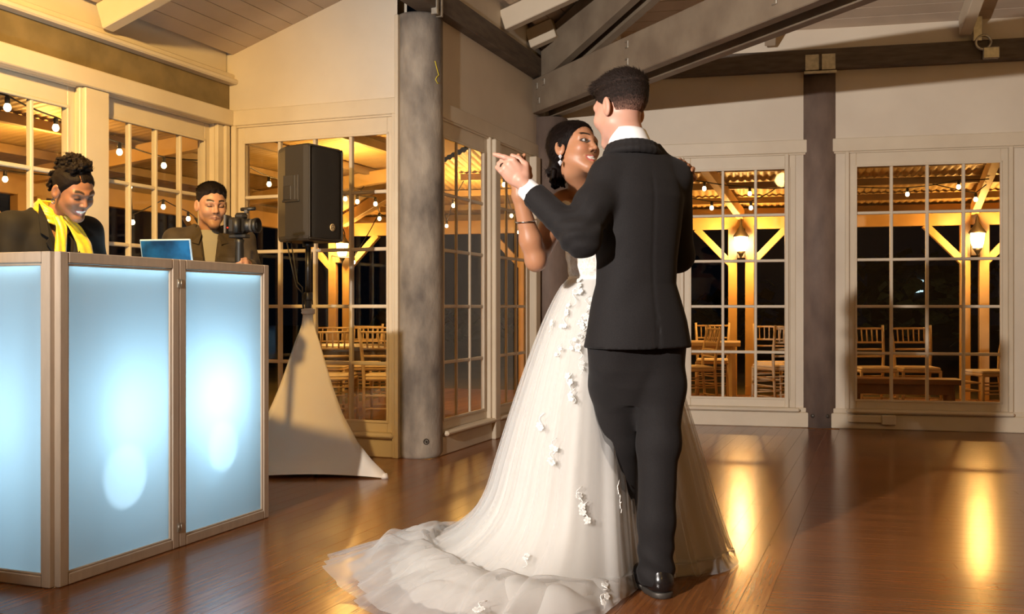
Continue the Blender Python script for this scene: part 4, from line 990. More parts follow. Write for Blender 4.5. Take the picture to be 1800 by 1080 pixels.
# --------- heads
def head_frame(c, yaw, pitch, roll=0.0):
    """columns: right, forward, up (person's own); yaw from +X counter-clockwise, pitch up positive"""
    y, p, r = map(math.radians, (yaw, pitch, roll))
    f = np.array([math.cos(y)*math.cos(p), math.sin(y)*math.cos(p), math.sin(p)]); u0 = np.array([0, 0, 1.0]); rt = np.cross(f, u0); rt /= np.linalg.norm(rt); u = np.cross(rt, f)
    rt2 = rt*math.cos(r) + u*math.sin(r); u2 = -rt*math.sin(r) + u*math.cos(r)
    return np.array(c, float), np.stack([rt2, f, u2], 1)
def add_head(S, HF, s=1.0, female=False, smile=0.0, closed=False):
    c, R = HF; W = lambda x, y, z: c + R @ (np.array([x, y, z])*s)
    E = lambda ce, r, k=0.02, op='u', R2=None: S.ell(W(*ce), np.array(r)*s, R if R2 is None else R @ R2, k*s, op)
    C = lambda a, b, ra, rb, k=0.015: S.rc(W(*a), W(*b), ra*s, rb*s, k*s)
    jw = 0.93 if female else 1.0
    E((0, -0.014, 0.034), (0.074, 0.093, 0.077)); E((0, 0.022, -0.022), (0.063*jw, 0.064, 0.082), 0.03)
    for q in (-1, 1):
        C((q*0.046*jw, 0.004, -0.052), (q*0.015, 0.062, -0.100), 0.019, 0.015, 0.03)
        E((q*0.037*jw, 0.055, -0.030 + 0.006*smile), (0.024, 0.026, 0.024), 0.025)
        C((q*0.010, 0.083, 0.017), (q*0.044, 0.067, 0.019), 0.010, 0.009, 0.018)
    E((0, 0.068, -0.102 if female else -0.107), (0.018 if female else 0.021, 0.016, 0.015), 0.02)
    for q in (-1, 1): E((q*0.031, 0.094, 0.001), (0.017, 0.016, 0.012), 0.014, 's')
    for q in (-1, 1): E((q*0.031, 0.0712, 0.0), (0.0145, 0.013, 0.0125), 0.004)
    C((0, 0.080, 0.008), (0, 0.100, -0.030), 0.0080, 0.0095 if female else 0.0105, 0.012)
    for q in (-1, 1): E((q*0.0110, 0.089, -0.034), (0.0072, 0.009, 0.0065), 0.008)
    mw = 0.024 + 0.005*smile; mz = -0.066; cz = 0.007*smile
    for q in (-1, 1):
        C((0, 0.0815, mz+0.005), (q*mw, 0.070, mz+0.001+cz), 0.0050 if female else 0.0032, 0.003, 0.006)
        C((0, 0.0800, mz-0.006-0.005*smile), (q*mw*0.95, 0.069, mz-0.001+cz), 0.0056 if female else 0.0038, 0.003, 0.006)
    if smile > 0.3: E((0, 0.0855, mz-0.0005), (mw*0.8, 0.006, 0.0045), 0.003, 's')
    for q in (-1, 1):
        t = 0.35*q; Re = np.array([[math.cos(t), -math.sin(t), 0], [math.sin(t), math.cos(t), 0], [0, 0, 1]])
        E((q*0.079, -0.010, -0.008), (0.0095, 0.021, 0.033), 0.006, 'u', Re); E((q*0.0865, -0.006, -0.004), (0.006, 0.010, 0.017), 0.005, 's', Re)
    return W
def head_color(v, HF, s, skin, lip=(0.45, 0.12, 0.09), brow=(0.02, 0.012, 0.008), smile=0.0, closed=False, stubble=0.0, blush=0.0):
    c, R = HF; q = (v-c) @ R / s; x, y, z = np.abs(q[:, 0]), q[:, 1], q[:, 2]
    col = np.tile(np.array(skin, float), (len(v), 1)); front = (y > 0.045) & (np.abs(q[:, 0]) < 0.1) & (z > -0.13) & (z < 0.12)
    def mix(m, cc):
        nonlocal col; m = (m*front)[:, None]; col = col*(1-m) + np.array(cc)*m
    if stubble: mix(sst(-z, 0.035, 0.06)*stubble, (0.12, 0.075, 0.055))
    if blush: mix(np.exp(-((x-0.04)**2 + (z+0.03)**2)/0.0003)*blush, (0.55, 0.16, 0.10))
    bz = 0.024 + 0.006*np.sin(np.clip((x-0.012)/0.036, 0, 1)*PI*0.8); mix(sst(0.0062-np.abs(z-bz), 0, 0.002)*sst(x, 0.010, 0.014)*sst(0.052-x, 0, 0.006), brow)
    ed = np.sqrt(((x-0.031)/0.0145)**2 + (z/0.0065)**2)
    if closed: mix(sst(1.9-ed, 0, 0.5)*0.75, np.array(skin)*0.40); mix(sst(0.0034-np.abs(z+0.005+0.10*(x-0.031)**2*40), 0, 0.0015)*sst(0.016-np.abs(x-0.031), 0, 0.004), (0.015, 0.01, 0.008))  # socket shade painted into the skin around the lids, then the lash line
    else:
        mix(sst(1.55-ed, 0, 0.3), (0.03, 0.016, 0.012)); mix(sst(1.0-ed, 0, 0.2), (0.55, 0.50, 0.46)); mix(sst(0.0062-np.sqrt((x-0.031)**2 + z**2), 0, 0.0015), (0.02, 0.01, 0.006))
    mw = 0.025 + 0.006*smile; mz = -0.066; bend = 0.007*smile*(x/mw)**2
    zz = z-mz-bend
    lipm = sst(1.0 - np.sqrt((x/(mw+0.001))**2 + (np.where(zz > 0, zz/(0.0065+0.004*min(1, smile*2)), zz/(0.008+0.008*min(1, smile*2))))**2), 0, 0.15)*(y > 0.06); mix(lipm, lip)
    if smile > 0.3: mix(sst(1.0 - np.sqrt((x/(mw*0.84))**2 + ((zz+0.001)/0.0065)**2), 0, 0.15)*(y > 0.055), (0.86, 0.82, 0.76))
    else: mix(sst(0.0014-np.abs(zz), 0, 0.001)*sst(mw-x, 0, 0.004)*(y > 0.06), np.array(lip)*0.35)
    mix(sst(0.0045-np.sqrt((x-0.009)**2 + (z+0.0415)**2), 0, 0.002), np.array(skin)*0.25)
    return col
def hair_sdf(HF, s, mask, T, extra=None, rough=0.0015, fr=260, seed=0):
    """hair as a shell over the skull whose thickness fades out at the hairline"""
    c, R = HF; S = Sdf()
    def fn(X, Y, Z):
        x, y, z = X-c[0], Y-c[1], Z-c[2]; lx = (R[0, 0]*x + R[1, 0]*y + R[2, 0]*z)/s; ly = (R[0, 1]*x + R[1, 1]*y + R[2, 1]*z)/s; lz = (R[0, 2]*x + R[1, 2]*y + R[2, 2]*z)/s
        def el(ce, r):
            a, b, d = lx-ce[0], ly-ce[1], lz-ce[2]; k0 = np.sqrt((a/r[0])**2 + (b/r[1])**2 + (d/r[2])**2); k1 = np.sqrt((a/r[0]**2)**2 + (b/r[1]**2)**2 + (d/r[2]**2)**2); return k0*(k0-1)/np.maximum(k1, 1e-6)
        a = el((0, -0.014, 0.034), (0.074, 0.093, 0.077)); b = el((0, 0.022, -0.022), (0.063, 0.064, 0.082)); h = np.maximum(0.03-np.abs(a-b), 0)/0.03; d = np.minimum(a, b)-h*h*0.0075
        m = mask(lx, ly, lz); th = T(lx, ly, lz) if callable(T) else T
        return (d - (-0.006 + (th+0.006)*m) + rough*vnoise(lx*2.2, ly*0.5, lz*0.8, fr, seed)*m + 0.6*rough*vnoise(lx, ly, lz, fr*2.3, seed+3)*m)*s
    S.fn(fn, c-0.17*s, c+0.17*s, 'u', 0.0)
    if extra: extra(S, lambda x, y, z: c + R @ (np.array([x, y, z])*s))
    return S
def strands(v, f, HF, s, n, mask, length, flow, lift, width, col, parent, m, seed=0, jit=0.25):
    """thin tapered blades growing out of the hair shell along a flow given in head space"""
    rs = np.random.RandomState(seed); c, R = HF; a = v[f[:, 0]]; b = v[f[:, 1]]; d = v[f[:, 2]]; nr = np.cross(b-a, d-a); ar = np.linalg.norm(nr, axis=1); nr = nr/np.maximum(ar, 1e-12)[:, None]
    ctr = v[f].mean(1); q = (ctr-c) @ R/s; mk = np.clip(mask(q[:, 0], q[:, 1], q[:, 2]), 0, 1); w = ar*mk**1.5; i = rs.choice(len(f), n, p=w/w.sum())
    uv = rs.rand(n, 2); p = a[i] + (b[i]-a[i])*uv[:, :1] + (v[f[i, 3]]-a[i])*uv[:, 1:]; q = (p-c) @ R/s; nn = nr[i]
    out = np.sum(nn*(p-c), 1) < 0; nn[out] *= -1
    fl = np.stack(flow(q[:, 0], q[:, 1], q[:, 2]), 1) @ R.T; fl = fl - nn*np.sum(fl*nn, 1)[:, None]; fl = fl/np.maximum(np.linalg.norm(fl, axis=1), 1e-6)[:, None]
    sd = np.cross(nn, fl); fl = fl + sd*rs.normal(0, jit, (n, 1)); ln = (length(q[:, 0], q[:, 1], q[:, 2])*rs.uniform(0.6, 1.15, n)*s)[:, None]; lf = lift*rs.uniform(0.5, 1.5, (n, 1))
    p0 = p - nn*0.001; p1 = p0 + (fl*(1-lf*0.5) + nn*lf)*ln*0.5; p2 = p1 + (fl + nn*lf*0.25)*ln*0.5; wd = sd*width
    V = np.concatenate([p0-wd, p0+wd, p1+wd*0.8, p1-wd*0.8, p2+wd*0.15, p2-wd*0.15]); k = np.arange(n); F = np.concatenate([np.stack([k, k+n, k+2*n, k+3*n], 1), np.stack([k+3*n, k+2*n, k+4*n, k+5*n], 1)])
    cc = np.array(col)[None]*rs.uniform(0.6, 1.5, (n, 1)); npart('hair_strands', V, F, m, parent, np.concatenate([cc]*6))
def hand(S, w, fwd, back, s=1.0, mirror=1, curls=(0.5, 0.6, 0.7, 0.8), thumb=0.5, spread=0.06, side=(0, 0, 0, 0)):
    """palm, four bent fingers of different length and a thumb leaving the side of the palm"""
    y = np.array(fwd, float); y /= np.linalg.norm(y); z = np.array(back, float); z -= y*z.dot(y); z /= np.linalg.norm(z); x = np.cross(y, z)*mirror; w = np.array(w, float)
    P = lambda a, b, c_: w + (x*a + y*b + z*c_)*s
    R = np.stack([x, y, z], 1)
    S.rc(P(0, -0.03, 0), P(0, 0.015, 0), 0.027*s, 0.026*s, 0.02); S.ell(P(0, 0.05, 0), np.array((0.040, 0.050, 0.0155))*s, R, 0.012)
    for i, (bx, L_) in enumerate(((0.029, 0.072), (0.010, 0.080), (-0.010, 0.075), (-0.028, 0.060))):
        p = P(bx, 0.085 - 0.10*abs(bx-0.008)*0.6, 0.002); S.rc(P(bx*0.7, 0.045, 0), p, 0.011*s, 0.0102*s, 0.008); a = curls[i]*0.75; ang = a; dx = spread*(bx/0.03) + side[i]
        for q, fr_ in enumerate((0.45, 0.31, 0.24)):
            d = x*dx + y*math.cos(ang) - z*math.sin(ang); d = d/np.linalg.norm(d); n = p + d*L_*fr_*s; r0 = (0.0100, 0.0090, 0.0082)[q]*s; r1 = (0.0090, 0.0082, 0.0070)[q]*s; S.rc(p, n, r0, r1, 0.004); p = n; ang += curls[i]*1.0
    p0 = P(0.026, 0.018, -0.006); p1 = P(0.050, 0.045, -0.014); p2 = P(0.056 - 0.012*thumb, 0.076, -0.016 - 0.012*thumb); p3 = P(0.054 - 0.024*thumb, 0.100, -0.018 - 0.022*thumb)
    S.rc(p0, p1, 0.016*s, 0.0125*s, 0.012); S.rc(p1, p2, 0.0115*s, 0.0100*s, 0.005); S.rc(p2, p3, 0.0100*s, 0.0078*s, 0.004)
    return P
def skinmat(name, rough=0.45): return vcol_mat(name, rough, sss=0.12, bump=0.04, bscale=350)
M['skin'] = skinmat('skin')
M['hair'] = vcol_mat('hair', 0.48, bump=0.4, bscale=200, stretch=(3.0, 0.6, 0.8), spec=0.07)
M['hair_short'] = vcol_mat('hair_short', 0.6, bump=0.7, bscale=520, spec=0.2)
M['suit'] = mat('charcoal_suit', (0.0095, 0.008, 0.0082), 0.8, col2=(0.0135, 0.0115, 0.0115), scale=300, spec=0.25, sheen=0.03, bump=0.12, bscale=900)
M['shirt_white'] = mat('white_shirt', (0.80, 0.80, 0.80), 0.7, bump=0.05, bscale=500)
M['shoe'] = mat('black_leather', (0.010, 0.008, 0.008), 0.22)
M['ring_gold'] = mat('ring_metal', (0.25, 0.22, 0.2), 0.2, 1.0)
# ================================================================== the groom
gf = np.array([-math.sin(math.radians(22)), math.cos(math.radians(22))]); gr_ = np.array([gf[1], -gf[0]])
G = np.array([0.435, 3.47]); g3 = lambda r, f, z: np.array([G[0] + gr_[0]*r + gf[0]*f, G[1] + gr_[1]*r + gf[1]*f, z])
groom = thing('person', 'groom in a dark suit seen from behind, holding the bride', 'person', (0.46, 3.55, 0))
shL = np.array([0.328, 3.420, 1.452]); elL = np.array([0.222, 3.300, 1.232]); wrL = np.array([0.062, 3.405, 1.395])
shR = g3(0.148, 0, 1.455); elR = np.array([0.612, 3.68, 1.19]); wrR = np.array([0.492, 3.925, 1.13])
kneeR = np.array([0.512, 3.475, 0.53]); ankR = np.array([0.502, 3.47, 0.085]); hipR = g3(0.085, 0.0, 0.93)
kneeL = np.array([0.385, 3.60, 0.52]); ankL = np.array([0.41, 3.74, 0.10]); hipL = g3(-0.085, 0.0, 0.93)
GH = head_frame((0.378, 3.475, 1.690), 90+42, -10, -3)
S = Sdf(); add_head(S, GH, 1.04)
S.rc(g3(0, -0.015, 1.46), (0.388, 3.462, 1.63), 0.066, 0.058, 0.03)
S.loft(G, gf, [(0.85, 0.15, 0.09, 0, 0), (1.1, 0.13, 0.08, 0, 0), (1.3, 0.15, 0.085, 0, 0), (1.46, 0.12, 0.06, 0, 0)], 0.03)
S.chain([shL, elL, wrL], [0.04, 0.036, 0.026]); S.chain([shR, elR, wrR], [0.04, 0.036, 0.026]); S.chain([hipR, kneeR, ankR], [0.07, 0.045, 0.035]); S.chain([hipL, kneeL, ankL], [0.07, 0.045, 0.035])
for a, d in ((ankR, gf), (ankL, gf)): S.rc(a - np.array([0, 0, 0.03]), a + np.array([d[0]*0.12, d[1]*0.12, -0.05]), 0.03, 0.025)
hd = np.array([-0.66, -0.08, 0.74]); hw = wrL + hd/np.linalg.norm(hd)*0.035
HP = hand(S, hw, hd, (-0.15, -1, 0.1), 0.98, 1, (0.16, 0.95, 1.0, 1.05), 0.7, 0.04, (-0.62, -0.30, -0.15, 0))
hand(S, wrR, (-0.93, 0.36, -0.05), (0.25, 0.95, 0.0), 1.0, -1, (0.22, 0.22, 0.22, 0.22), 0.3)
hb = (np.array([-0.10, 3.30, 1.385]), np.array([0.09, 3.52, 1.60]))
v, f = S.mesh([(hb[0], hb[1], 0.0025), ((0.24, 3.33, 1.555), (0.52, 3.63, 1.84), 0.003), ((0.20, 3.84, 1.05), (0.50, 4.06, 1.21), 0.004), ((0.02, 3.1, 0.0), (0.85, 4.05, 1.60), 0.012)])
gskin = (0.56, 0.30, 0.215)
col = head_color(v, GH, 1.04, gskin, lip=(0.42, 0.16, 0.13)); 
body = npart('body', v, f, 'skin', groom, col)
def gmask(x, y, z):
    s_ = z - 0.85*y + 0.004*np.sin(240*x)*sst(y, 0, 0.05); m = sst(s_, -0.034, 0.008)*sst(z, -0.080, -0.02)
    side = sst(np.abs(x), 0.052, 0.066)*sst(0.012-z, 0, 0.018)*sst(y, -0.034, -0.016)
    return m*(1-side)
gT = lambda x, y, z: 0.0015 + 0.017*sst(z, 0.02, 0.10) + 0.018*sst(y, 0.02, 0.09)*sst(z, 0.05, 0.10)
S = hair_sdf(GH, 1.04, gmask, gT, None, 0.0013, 520, 1)
v, f = S.mesh([(GH[0]-0.16, GH[0]+0.16, 0.0028)])
q = (v-GH[0]) @ GH[1]/1.04; fade = np.clip(sst(q[:, 2], -0.055, 0.025) + 0.10*vnoise(q[:, 0], q[:, 1], q[:, 2], 500), 0, 1)[:, None]
npart('hair', v, f, 'hair_short', groom, np.array((0.30, 0.155, 0.11))*(1-fade) + np.array((0.013, 0.0075, 0.0055))*fade)
strands(v, f, GH, 1.04, 9000, lambda x, y, z: gmask(x, y, z)*sst(z, -0.07, 0.03), lambda x, y, z: 0.007 + 0.020*sst(z, 0.045, 0.10) + 0.010*sst(y, 0.03, 0.09)*sst(z, 0.05, 0.09), lambda x, y, z: (0.15*np.ones_like(x), np.where(z > 0.07, 0.9, -0.25), np.where(z > 0.07, 0.25, -1.0)), 0.42, 0.0007, (0.016, 0.009, 0.0065), groom, 'hair_short', 1)
# shirt collar and cuff
def ring_band(cfn, n=48, rows=6):
    V = []; F = []
    for j in range(rows+1):
        for k in range(n): V.append(cfn(2*PI*k/n, j/rows))
    for j in range(rows):
        for k in range(n): F.append((j*n+k, j*n+(k+1) % n, (j+1)*n+(k+1) % n, (j+1)*n+k))
    return np.array(V), np.array(F)
def collar(a, t):
    zb = 1.545 + 0.062*t + 0.012*math.cos(a-PI/2)*-1; r = 0.079 - 0.011*t; c = np.array([G[0]-0.018*t-0.018, G[1]-0.006]); return (c[0] + r*math.cos(a), c[1] + r*0.98*math.sin(a), zb)
v, f = ring_band(collar); col_ = npart('shirt_collar', v, f, 'shirt_white', groom); md = col_.modifiers.new('thick', 'SOLIDIFY'); md.thickness = 0.005
def tube_between(a, b, ra, rb, n=28, rows=4):
    a = np.array(a); b = np.array(b); d = (b-a)/np.linalg.norm(b-a); x = np.cross(d, (0, 0, 1.0)); x /= np.linalg.norm(x); y = np.cross(d, x)
    return ring_band(lambda t, s_: a + (b-a)*s_ + (x*math.cos(t) + y*math.sin(t))*(ra + (rb-ra)*s_), n, rows)
fd = (wrL-elL)/np.linalg.norm(wrL-elL)
v, f = tube_between(wrL - fd*0.035, wrL + fd*0.022, 0.039, 0.037); cf = npart('shirt_cuff', v, f, 'shirt_white', groom); md = cf.modifiers.new('thick', 'SOLIDIFY'); md.thickness = 0.006
# bow tie
mb = MB(); bt = g3(0, 0.090, 1.553)
S = Sdf(); rx = np.array([gr_[0], gr_[1], 0])
for q_ in (-1, 1): S.rc(bt + rx*0.006*q_, bt + rx*0.05*q_, 0.008, 0.017, 0.004)
v, f = S.mesh([(bt-0.09, bt+0.09, 0.004)]); npart('bow_tie', v, f, 'shoe', groom)
# jacket
S = Sdf()
S.loft(G, gf, [(0.858, 0.196, 0.140, 0, -0.008), (0.95, 0.178, 0.128, 0, -0.008), (1.08, 0.143, 0.110, -0.005, -0.005), (1.16, 0.145, 0.112, 0, 0), (1.28, 0.160, 0.120, 0, 0), (1.38, 0.168, 0.120, 0, -0.004), (1.44, 0.158, 0.106, 0, -0.006), (1.495, 0.125, 0.086, 0, -0.008), (1.54, 0.082, 0.074, 0, -0.006), (1.565, 0.076, 0.072, 0, -0.004)], 0.0, 2.2)
S.rc(g3(-0.075, -0.01, 1.515), shL + np.array([0, 0, 0.0]), 0.040, 0.052, 0.04); S.rc(g3(0.075, -0.01, 1.515), shR + np.array([0, 0, 0.005]), 0.040, 0.058, 0.04)
S.chain([shL, (shL+elL)/2, elL, wrL - fd*0.018], [0.058, 0.064, 0.055, 0.046], 0.03); S.chain([shR, elR, wrR], [0.064, 0.058, 0.047], 0.03)
S.rc(elL + np.array([0.02, 0, -0.01]), elL, 0.058, 0.060, 0.02)
def jfold(X, Y, Z):
    # creases at the bent elbows, drag lines from the raised arm and a soft centre seam
    d1 = np.sqrt((X-elL[0])**2 + (Y-elL[1])**2 + (Z-elL[2])**2); w1 = np.exp(-(d1/0.10)**2)
    tL = (X-elL[0])*fd[0] + (Y-elL[1])*fd[1] + (Z-elL[2])*fd[2]
    e = 0.0045*w1*np.sin(tL*95 + 40*(Z-elL[2]) + 2.2*np.sin(30*X+20*Z)) + 0.003*w1*vnoise(X, Y, Z, 75, 9) + 0.003*np.exp(-((Z-1.30)/0.10)**2)*np.sin(55*(X*0.8+Z*0.6))*sst(0.42-X, 0.0, 0.15)
    e = e + 0.003*np.exp(-((Z-1.03)/0.10)**2)*np.sin(34*(X*0.75-Z*0.65)+1.0)*sst(0.50-X, 0, 0.1) + 0.0008*vnoise(X, Y, Z, 22, 2)
    r_ = (X-G[0])*gr_[0] + (Y-G[1])*gr_[1]
    return e + 0.003*np.exp(-(r_/0.006)**2)*sst(1.50-Z, 0, 0.1)
S.fn(jfold, (-0.1, 3.0, 0.8), (0.95, 4.1, 1.62))
# clean sleeve ends, hem, neck opening, back vent
cu = wrL - fd*0.018
S.fn(lambda X, Y, Z: np.where(((X-cu[0])**2 + (Y-cu[1])**2 + (Z-cu[2])**2) < 0.1**2, (X-cu[0])*fd[0] + (Y-cu[1])*fd[1] + (Z-cu[2])*fd[2], -1), cu-0.1, cu+0.1, 'i')
S.rc((G[0]-0.018, G[1]-0.006, 1.52), (G[0]-0.03, G[1]-0.0, 1.70), 0.072, 0.068, 0.006, 's')
S.rc(g3(0.01, -0.16, 0.80), g3(0.01, -0.125, 0.98), 0.004, 0.002, 0.004, 's')
v, f = S.mesh([((-0.02, 3.15, 0.84), (0.80, 4.0, 1.64), 0.006)])
jk = npart('jacket', v, f, 'suit', groom, label='dark charcoal suit jacket')
S = Sdf(); zc_ = np.array([G[0]-0.018, G[1]-0.006])
pts = [np.array([zc_[0] + 0.082*math.cos(a), zc_[1] + 0.080*math.sin(a), 1.548 + 0.014*math.sin(a)*-1]) for a in np.linspace(-PI*0.98, PI*0.12, 16)]
for a_, b_ in zip(pts[:-1], pts[1:]): S.rc(a_, b_, 0.013, 0.013, 0.004)
for a_, b_ in zip(pts[:-1], pts[1:]): S.rc(a_ + np.array([0, 0, -0.022])+ (a_-np.array([*zc_, a_[2]]))*0.12, b_ + np.array([0, 0, -0.022]) + (b_-np.array([*zc_, b_[2]]))*0.12, 0.012, 0.012, 0.012)
v, f = S.mesh([((0.30, 3.33, 1.48), (0.54, 3.62, 1.60), 0.0045)]); npart('jacket_collar', v, f, 'suit', jk)
mb = MB()
for k_ in range(4):
    p = wrL - fd*(0.035+0.017*k_); sd = np.cross(fd, (0, 0, 1.0)); sd /= np.linalg.norm(sd); dn = np.cross(sd, fd); o_ = p + (dn*-0.030 + sd*0.036)*1.0
    o_ = p + np.array([-0.018, -0.030, -0.034])
    mb.lathe([(0.0055, -0.002), (0.0055, 0.002), (0.003, 0.003)], o_, 10, Vector((-0.3, -0.75, -0.5)).to_track_quat('Z', 'Y').to_matrix())
part('cuff_button', mb, 'shoe', jk)
# trousers
S = Sdf()
S.loft(G, gf, [(0.66, 0.075, 0.06, 0, 0.02), (0.72, 0.125, 0.09, 0, 0.015), (0.78, 0.150, 0.104, 0, 0.01), (0.86, 0.162, 0.108, 0, 0), (0.98, 0.155, 0.105, 0, 0), (1.05, 0.14, 0.098, 0, 0)], 0.0)
S.chain([hipR - np.array([0, 0, 0.03]), (hipR+kneeR)/2, kneeR, ankR + np.array([0, -0.005, 0.17]), ankR + np.array([0, 0.0, -0.03])], [0.098, 0.092, 0.072, 0.062, 0.064], 0.03)
S.chain([hipL - np.array([0, 0, 0.03]), (hipL+kneeL)/2, kneeL, ankL], [0.098, 0.092, 0.072, 0.060], 0.03)
def tfold(X, Y, Z):
    e = 0.005*np.exp(-((Z-0.10)/0.07)**2)*np.sin(Z*80 + X*40) + 0.003*np.exp(-((Z-0.52)/0.10)**2)*np.sin(46*(Z*0.6 + 0.8*(X-0.5))) + 0.003*np.sin(40*(X*0.85-Z*0.4)+0.6)*np.exp(-((Z-0.74)/0.12)**2)
    return e + 0.001*vnoise(X, Y, Z, 20, 5)
S.fn(tfold, (0.1, 3.1, 0.0), (0.9, 4.0, 1.1)); S.fn(lambda X, Y, Z: 0.038-Z, (0, 3, -0.05), (1, 4.1, 1.2), 'i')
v, f = S.mesh([((0.18, 3.25, 0.02), (0.72, 3.98, 1.08), 0.0065)]); npart('trousers', v, f, 'suit', groom)
for a_ in (ankR, ankL):
    S = Sdf(); fx = np.array([gf[0], gf[1], 0]); b0 = np.array([a_[0], a_[1], 0.0])
    S.rc(b0 - fx*0.035 + (0, 0, 0.045), b0 + fx*0.15 + (0, 0, 0.035), 0.042, 0.037, 0.02); S.rc(b0 + fx*0.10 + (0, 0, 0.035), b0 + fx*0.20 + (0, 0, 0.028), 0.040, 0.028, 0.02); S.rc(b0 - fx*0.03 + (0, 0, 0.06), b0 - fx*0.02 + (0, 0, 0.10), 0.040, 0.038, 0.02)
    S.fn(lambda X, Y, Z: 0.020-Z, b0-0.4, b0+0.4, 'i')
    v, f = S.mesh([(b0 - 0.26, b0 + 0.26, 0.005)]); sh = npart('shoe', v, f, 'shoe', groom)
    S = Sdf(); S.rc(b0 - fx*0.035 + (0, 0, 0.012), b0 + fx*0.02 + (0, 0, 0.012), 0.041, 0.039, 0.0); S.rc(b0 + fx*0.08 + (0, 0, 0.012), b0 + fx*0.205 + (0, 0, 0.012), 0.040, 0.028, 0.0); S.fn(lambda X, Y, Z: np.maximum(-Z, Z-0.022), b0-0.4, b0+0.4, 'i')
    v, f = S.mesh([(b0 - 0.26, b0 + 0.26, 0.005)]); npart('sole', v, f, 'steel_dark', sh)
rg = HP(-0.010, 0.085, 0.0); rd = hd/np.linalg.norm(hd)
v, f = tube_between(HP(-0.012, 0.092, -0.004), HP(-0.013, 0.097, -0.008), 0.0112, 0.0112, 20, 2); npart('ring', v, f, 'ring_gold', groom)
# ================================================================== the bride
BC = np.array([0.335, 3.83]); bf = np.array([0.36, -0.93]); bf /= np.linalg.norm(bf); br = np.array([bf[1], -bf[0]])
b3 = lambda r, f, z: np.array([BC[0] + br[0]*r + bf[0]*f, BC[1] + br[1]*r + bf[1]*f, z])
bride = thing('person', 'smiling bride in a white lace and tulle gown with long train', 'person', (0.33, 3.9, 0))
BH = head_frame((0.236, 3.690, 1.584), -46, 14, 7); bs = 0.95
sR = b3(0.150, 0, 1.395); eR = np.array([0.085, 3.545, 1.165]); wR_ = np.array([0.026, 3.50, 1.39])
sL = b3(-0.150, 0, 1.395); eL = np.array([0.610, 3.84, 1.25]); wL_ = np.array([0.633, 3.630, 1.492])
S = Sdf(); add_head(S, BH, bs, True, 1.0)
nb = BH[0] + BH[1] @ np.array([0, -0.022, -0.075])
S.rc(b3(0, -0.02, 1.38), nb, 0.052, 0.045, 0.03)
S.loft(BC, bf, [(0.98, 0.13, 0.09, 0, 0), (1.09, 0.108, 0.082, 0, 0), (1.2, 0.122, 0.09, 0, 0), (1.30, 0.138, 0.092, 0, 0), (1.37, 0.135, 0.075, 0, -0.01), (1.415, 0.085, 0.055, 0, -0.015)], 0.04)
S.rc(b3(0.04, -0.012, 1.405), sR, 0.040, 0.043, 0.04); S.rc(b3(-0.04, -0.012, 1.405), sL, 0.040, 0.043, 0.04)
for a_, c_, d_ in ((sR, eR, wR_), (sL, eL, wL_)):
    md_ = a_*0.55 + c_*0.45; fm = c_*0.68 + d_*0.32; S.chain([a_, md_, c_, fm, d_], [0.046, 0.044, 0.036, 0.038, 0.024], 0.02)
for q_ in (-1, 1): S.chain([b3(0.07*q_, 0, 0.95), b3(0.095*q_, -0.01, 0.5), b3(0.125*q_, -0.05, 0.09)], [0.085, 0.05, 0.034]); S.rc(b3(0.125*q_, -0.05, 0.07), b3(0.125*q_, 0.07, 0.03), 0.028, 0.02)
hand(S, wR_ + np.array([-0.004, -0.004, 0.028]), (-0.10, -0.25, 0.95), (-0.05, 1, 0.25), 0.86, -1, (0.45, 0.5, 0.55, 0.6), 0.4, 0.10)
hand(S, wL_, (-0.12, -0.94, 0.16), (0.62, 0.10, 0.78), 0.86, -1, (0.22, 0.22, 0.22, 0.22), 0.3, 0.12)
v, f = S.mesh([((-0.09, 3.40, 1.385), (0.075, 3.60, 1.58), 0.0025), ((0.52, 3.42, 1.44), (0.72, 3.66, 1.60), 0.003), ((0.10, 3.55, 1.475), (0.40, 3.86, 1.73), 0.0026), ((-0.03, 3.40, 0.0), (0.78, 4.05, 1.60), 0.007)])
bskin = (0.40, 0.185, 0.095)
col = head_color(v, BH, bs, bskin, lip=(0.40, 0.085, 0.065), smile=1.0, blush=0.25)
npart('body', v, f, 'skin', bride, col)
def bmask(x, y, z): return sst(z*0.75-y, -0.036, 0.004)*sst(z, -0.085, -0.050)
def bun(S, W):
    rng = random.Random(5)
    S.ell(W(0, -0.098, -0.050), np.array((0.048, 0.036, 0.046))*bs, BH[1], 0.03)
    for i in range(16):
        a = rng.uniform(0, 6.28); r = rng.uniform(0.015, 0.04); c0 = np.array([r*math.cos(a), -0.118 + rng.uniform(-0.012, 0.012), -0.058 + r*math.sin(a)*1.1]); t = rng.uniform(0, 6.28)
        pts = [c0 + np.array([0.014*math.cos(t+q_), 0.006*math.sin(2*q_), 0.014*math.sin(t+q_)]) for q_ in np.linspace(0, 4.5, 6)]
        for p_, q_ in zip(pts[:-1], pts[1:]): S.rc(W(*p_), W(*q_), 0.0065, 0.0065, 0.003)
    for i in range(4):
        x = 0.045 - 0.02*i; S.chain([W(x, -0.085, -0.07), W(x*0.9, -0.10, -0.105), W(x*0.8, -0.088, -0.125)], [0.010, 0.008, 0.004], 0.006)
S = hair_sdf(BH, bs, bmask, lambda x, y, z: 0.009 + 0.010*sst(-y, -0.03, 0.06), bun, 0.0011, 210, 3)
S.fn(lambda X, Y, Z: -1.0 + 0*X, (9, 9, 9), (9.1, 9.1, 9.1))
v, f = S.mesh([(BH[0]-0.17, BH[0]+0.15, 0.003)]); npart('hair', v, f, 'hair', bride, np.tile(np.array((0.0065, 0.004, 0.0032)), (len(v), 1)))
strands(v, f, BH, bs, 5000, bmask, lambda x, y, z: 0.040 + 0*x, lambda x, y, z: (-0.6*x, -0.11-y-0.02, -0.055-z), 0.03, 0.0006, (0.010, 0.006, 0.005), bride, 'hair', 2, 0.08)
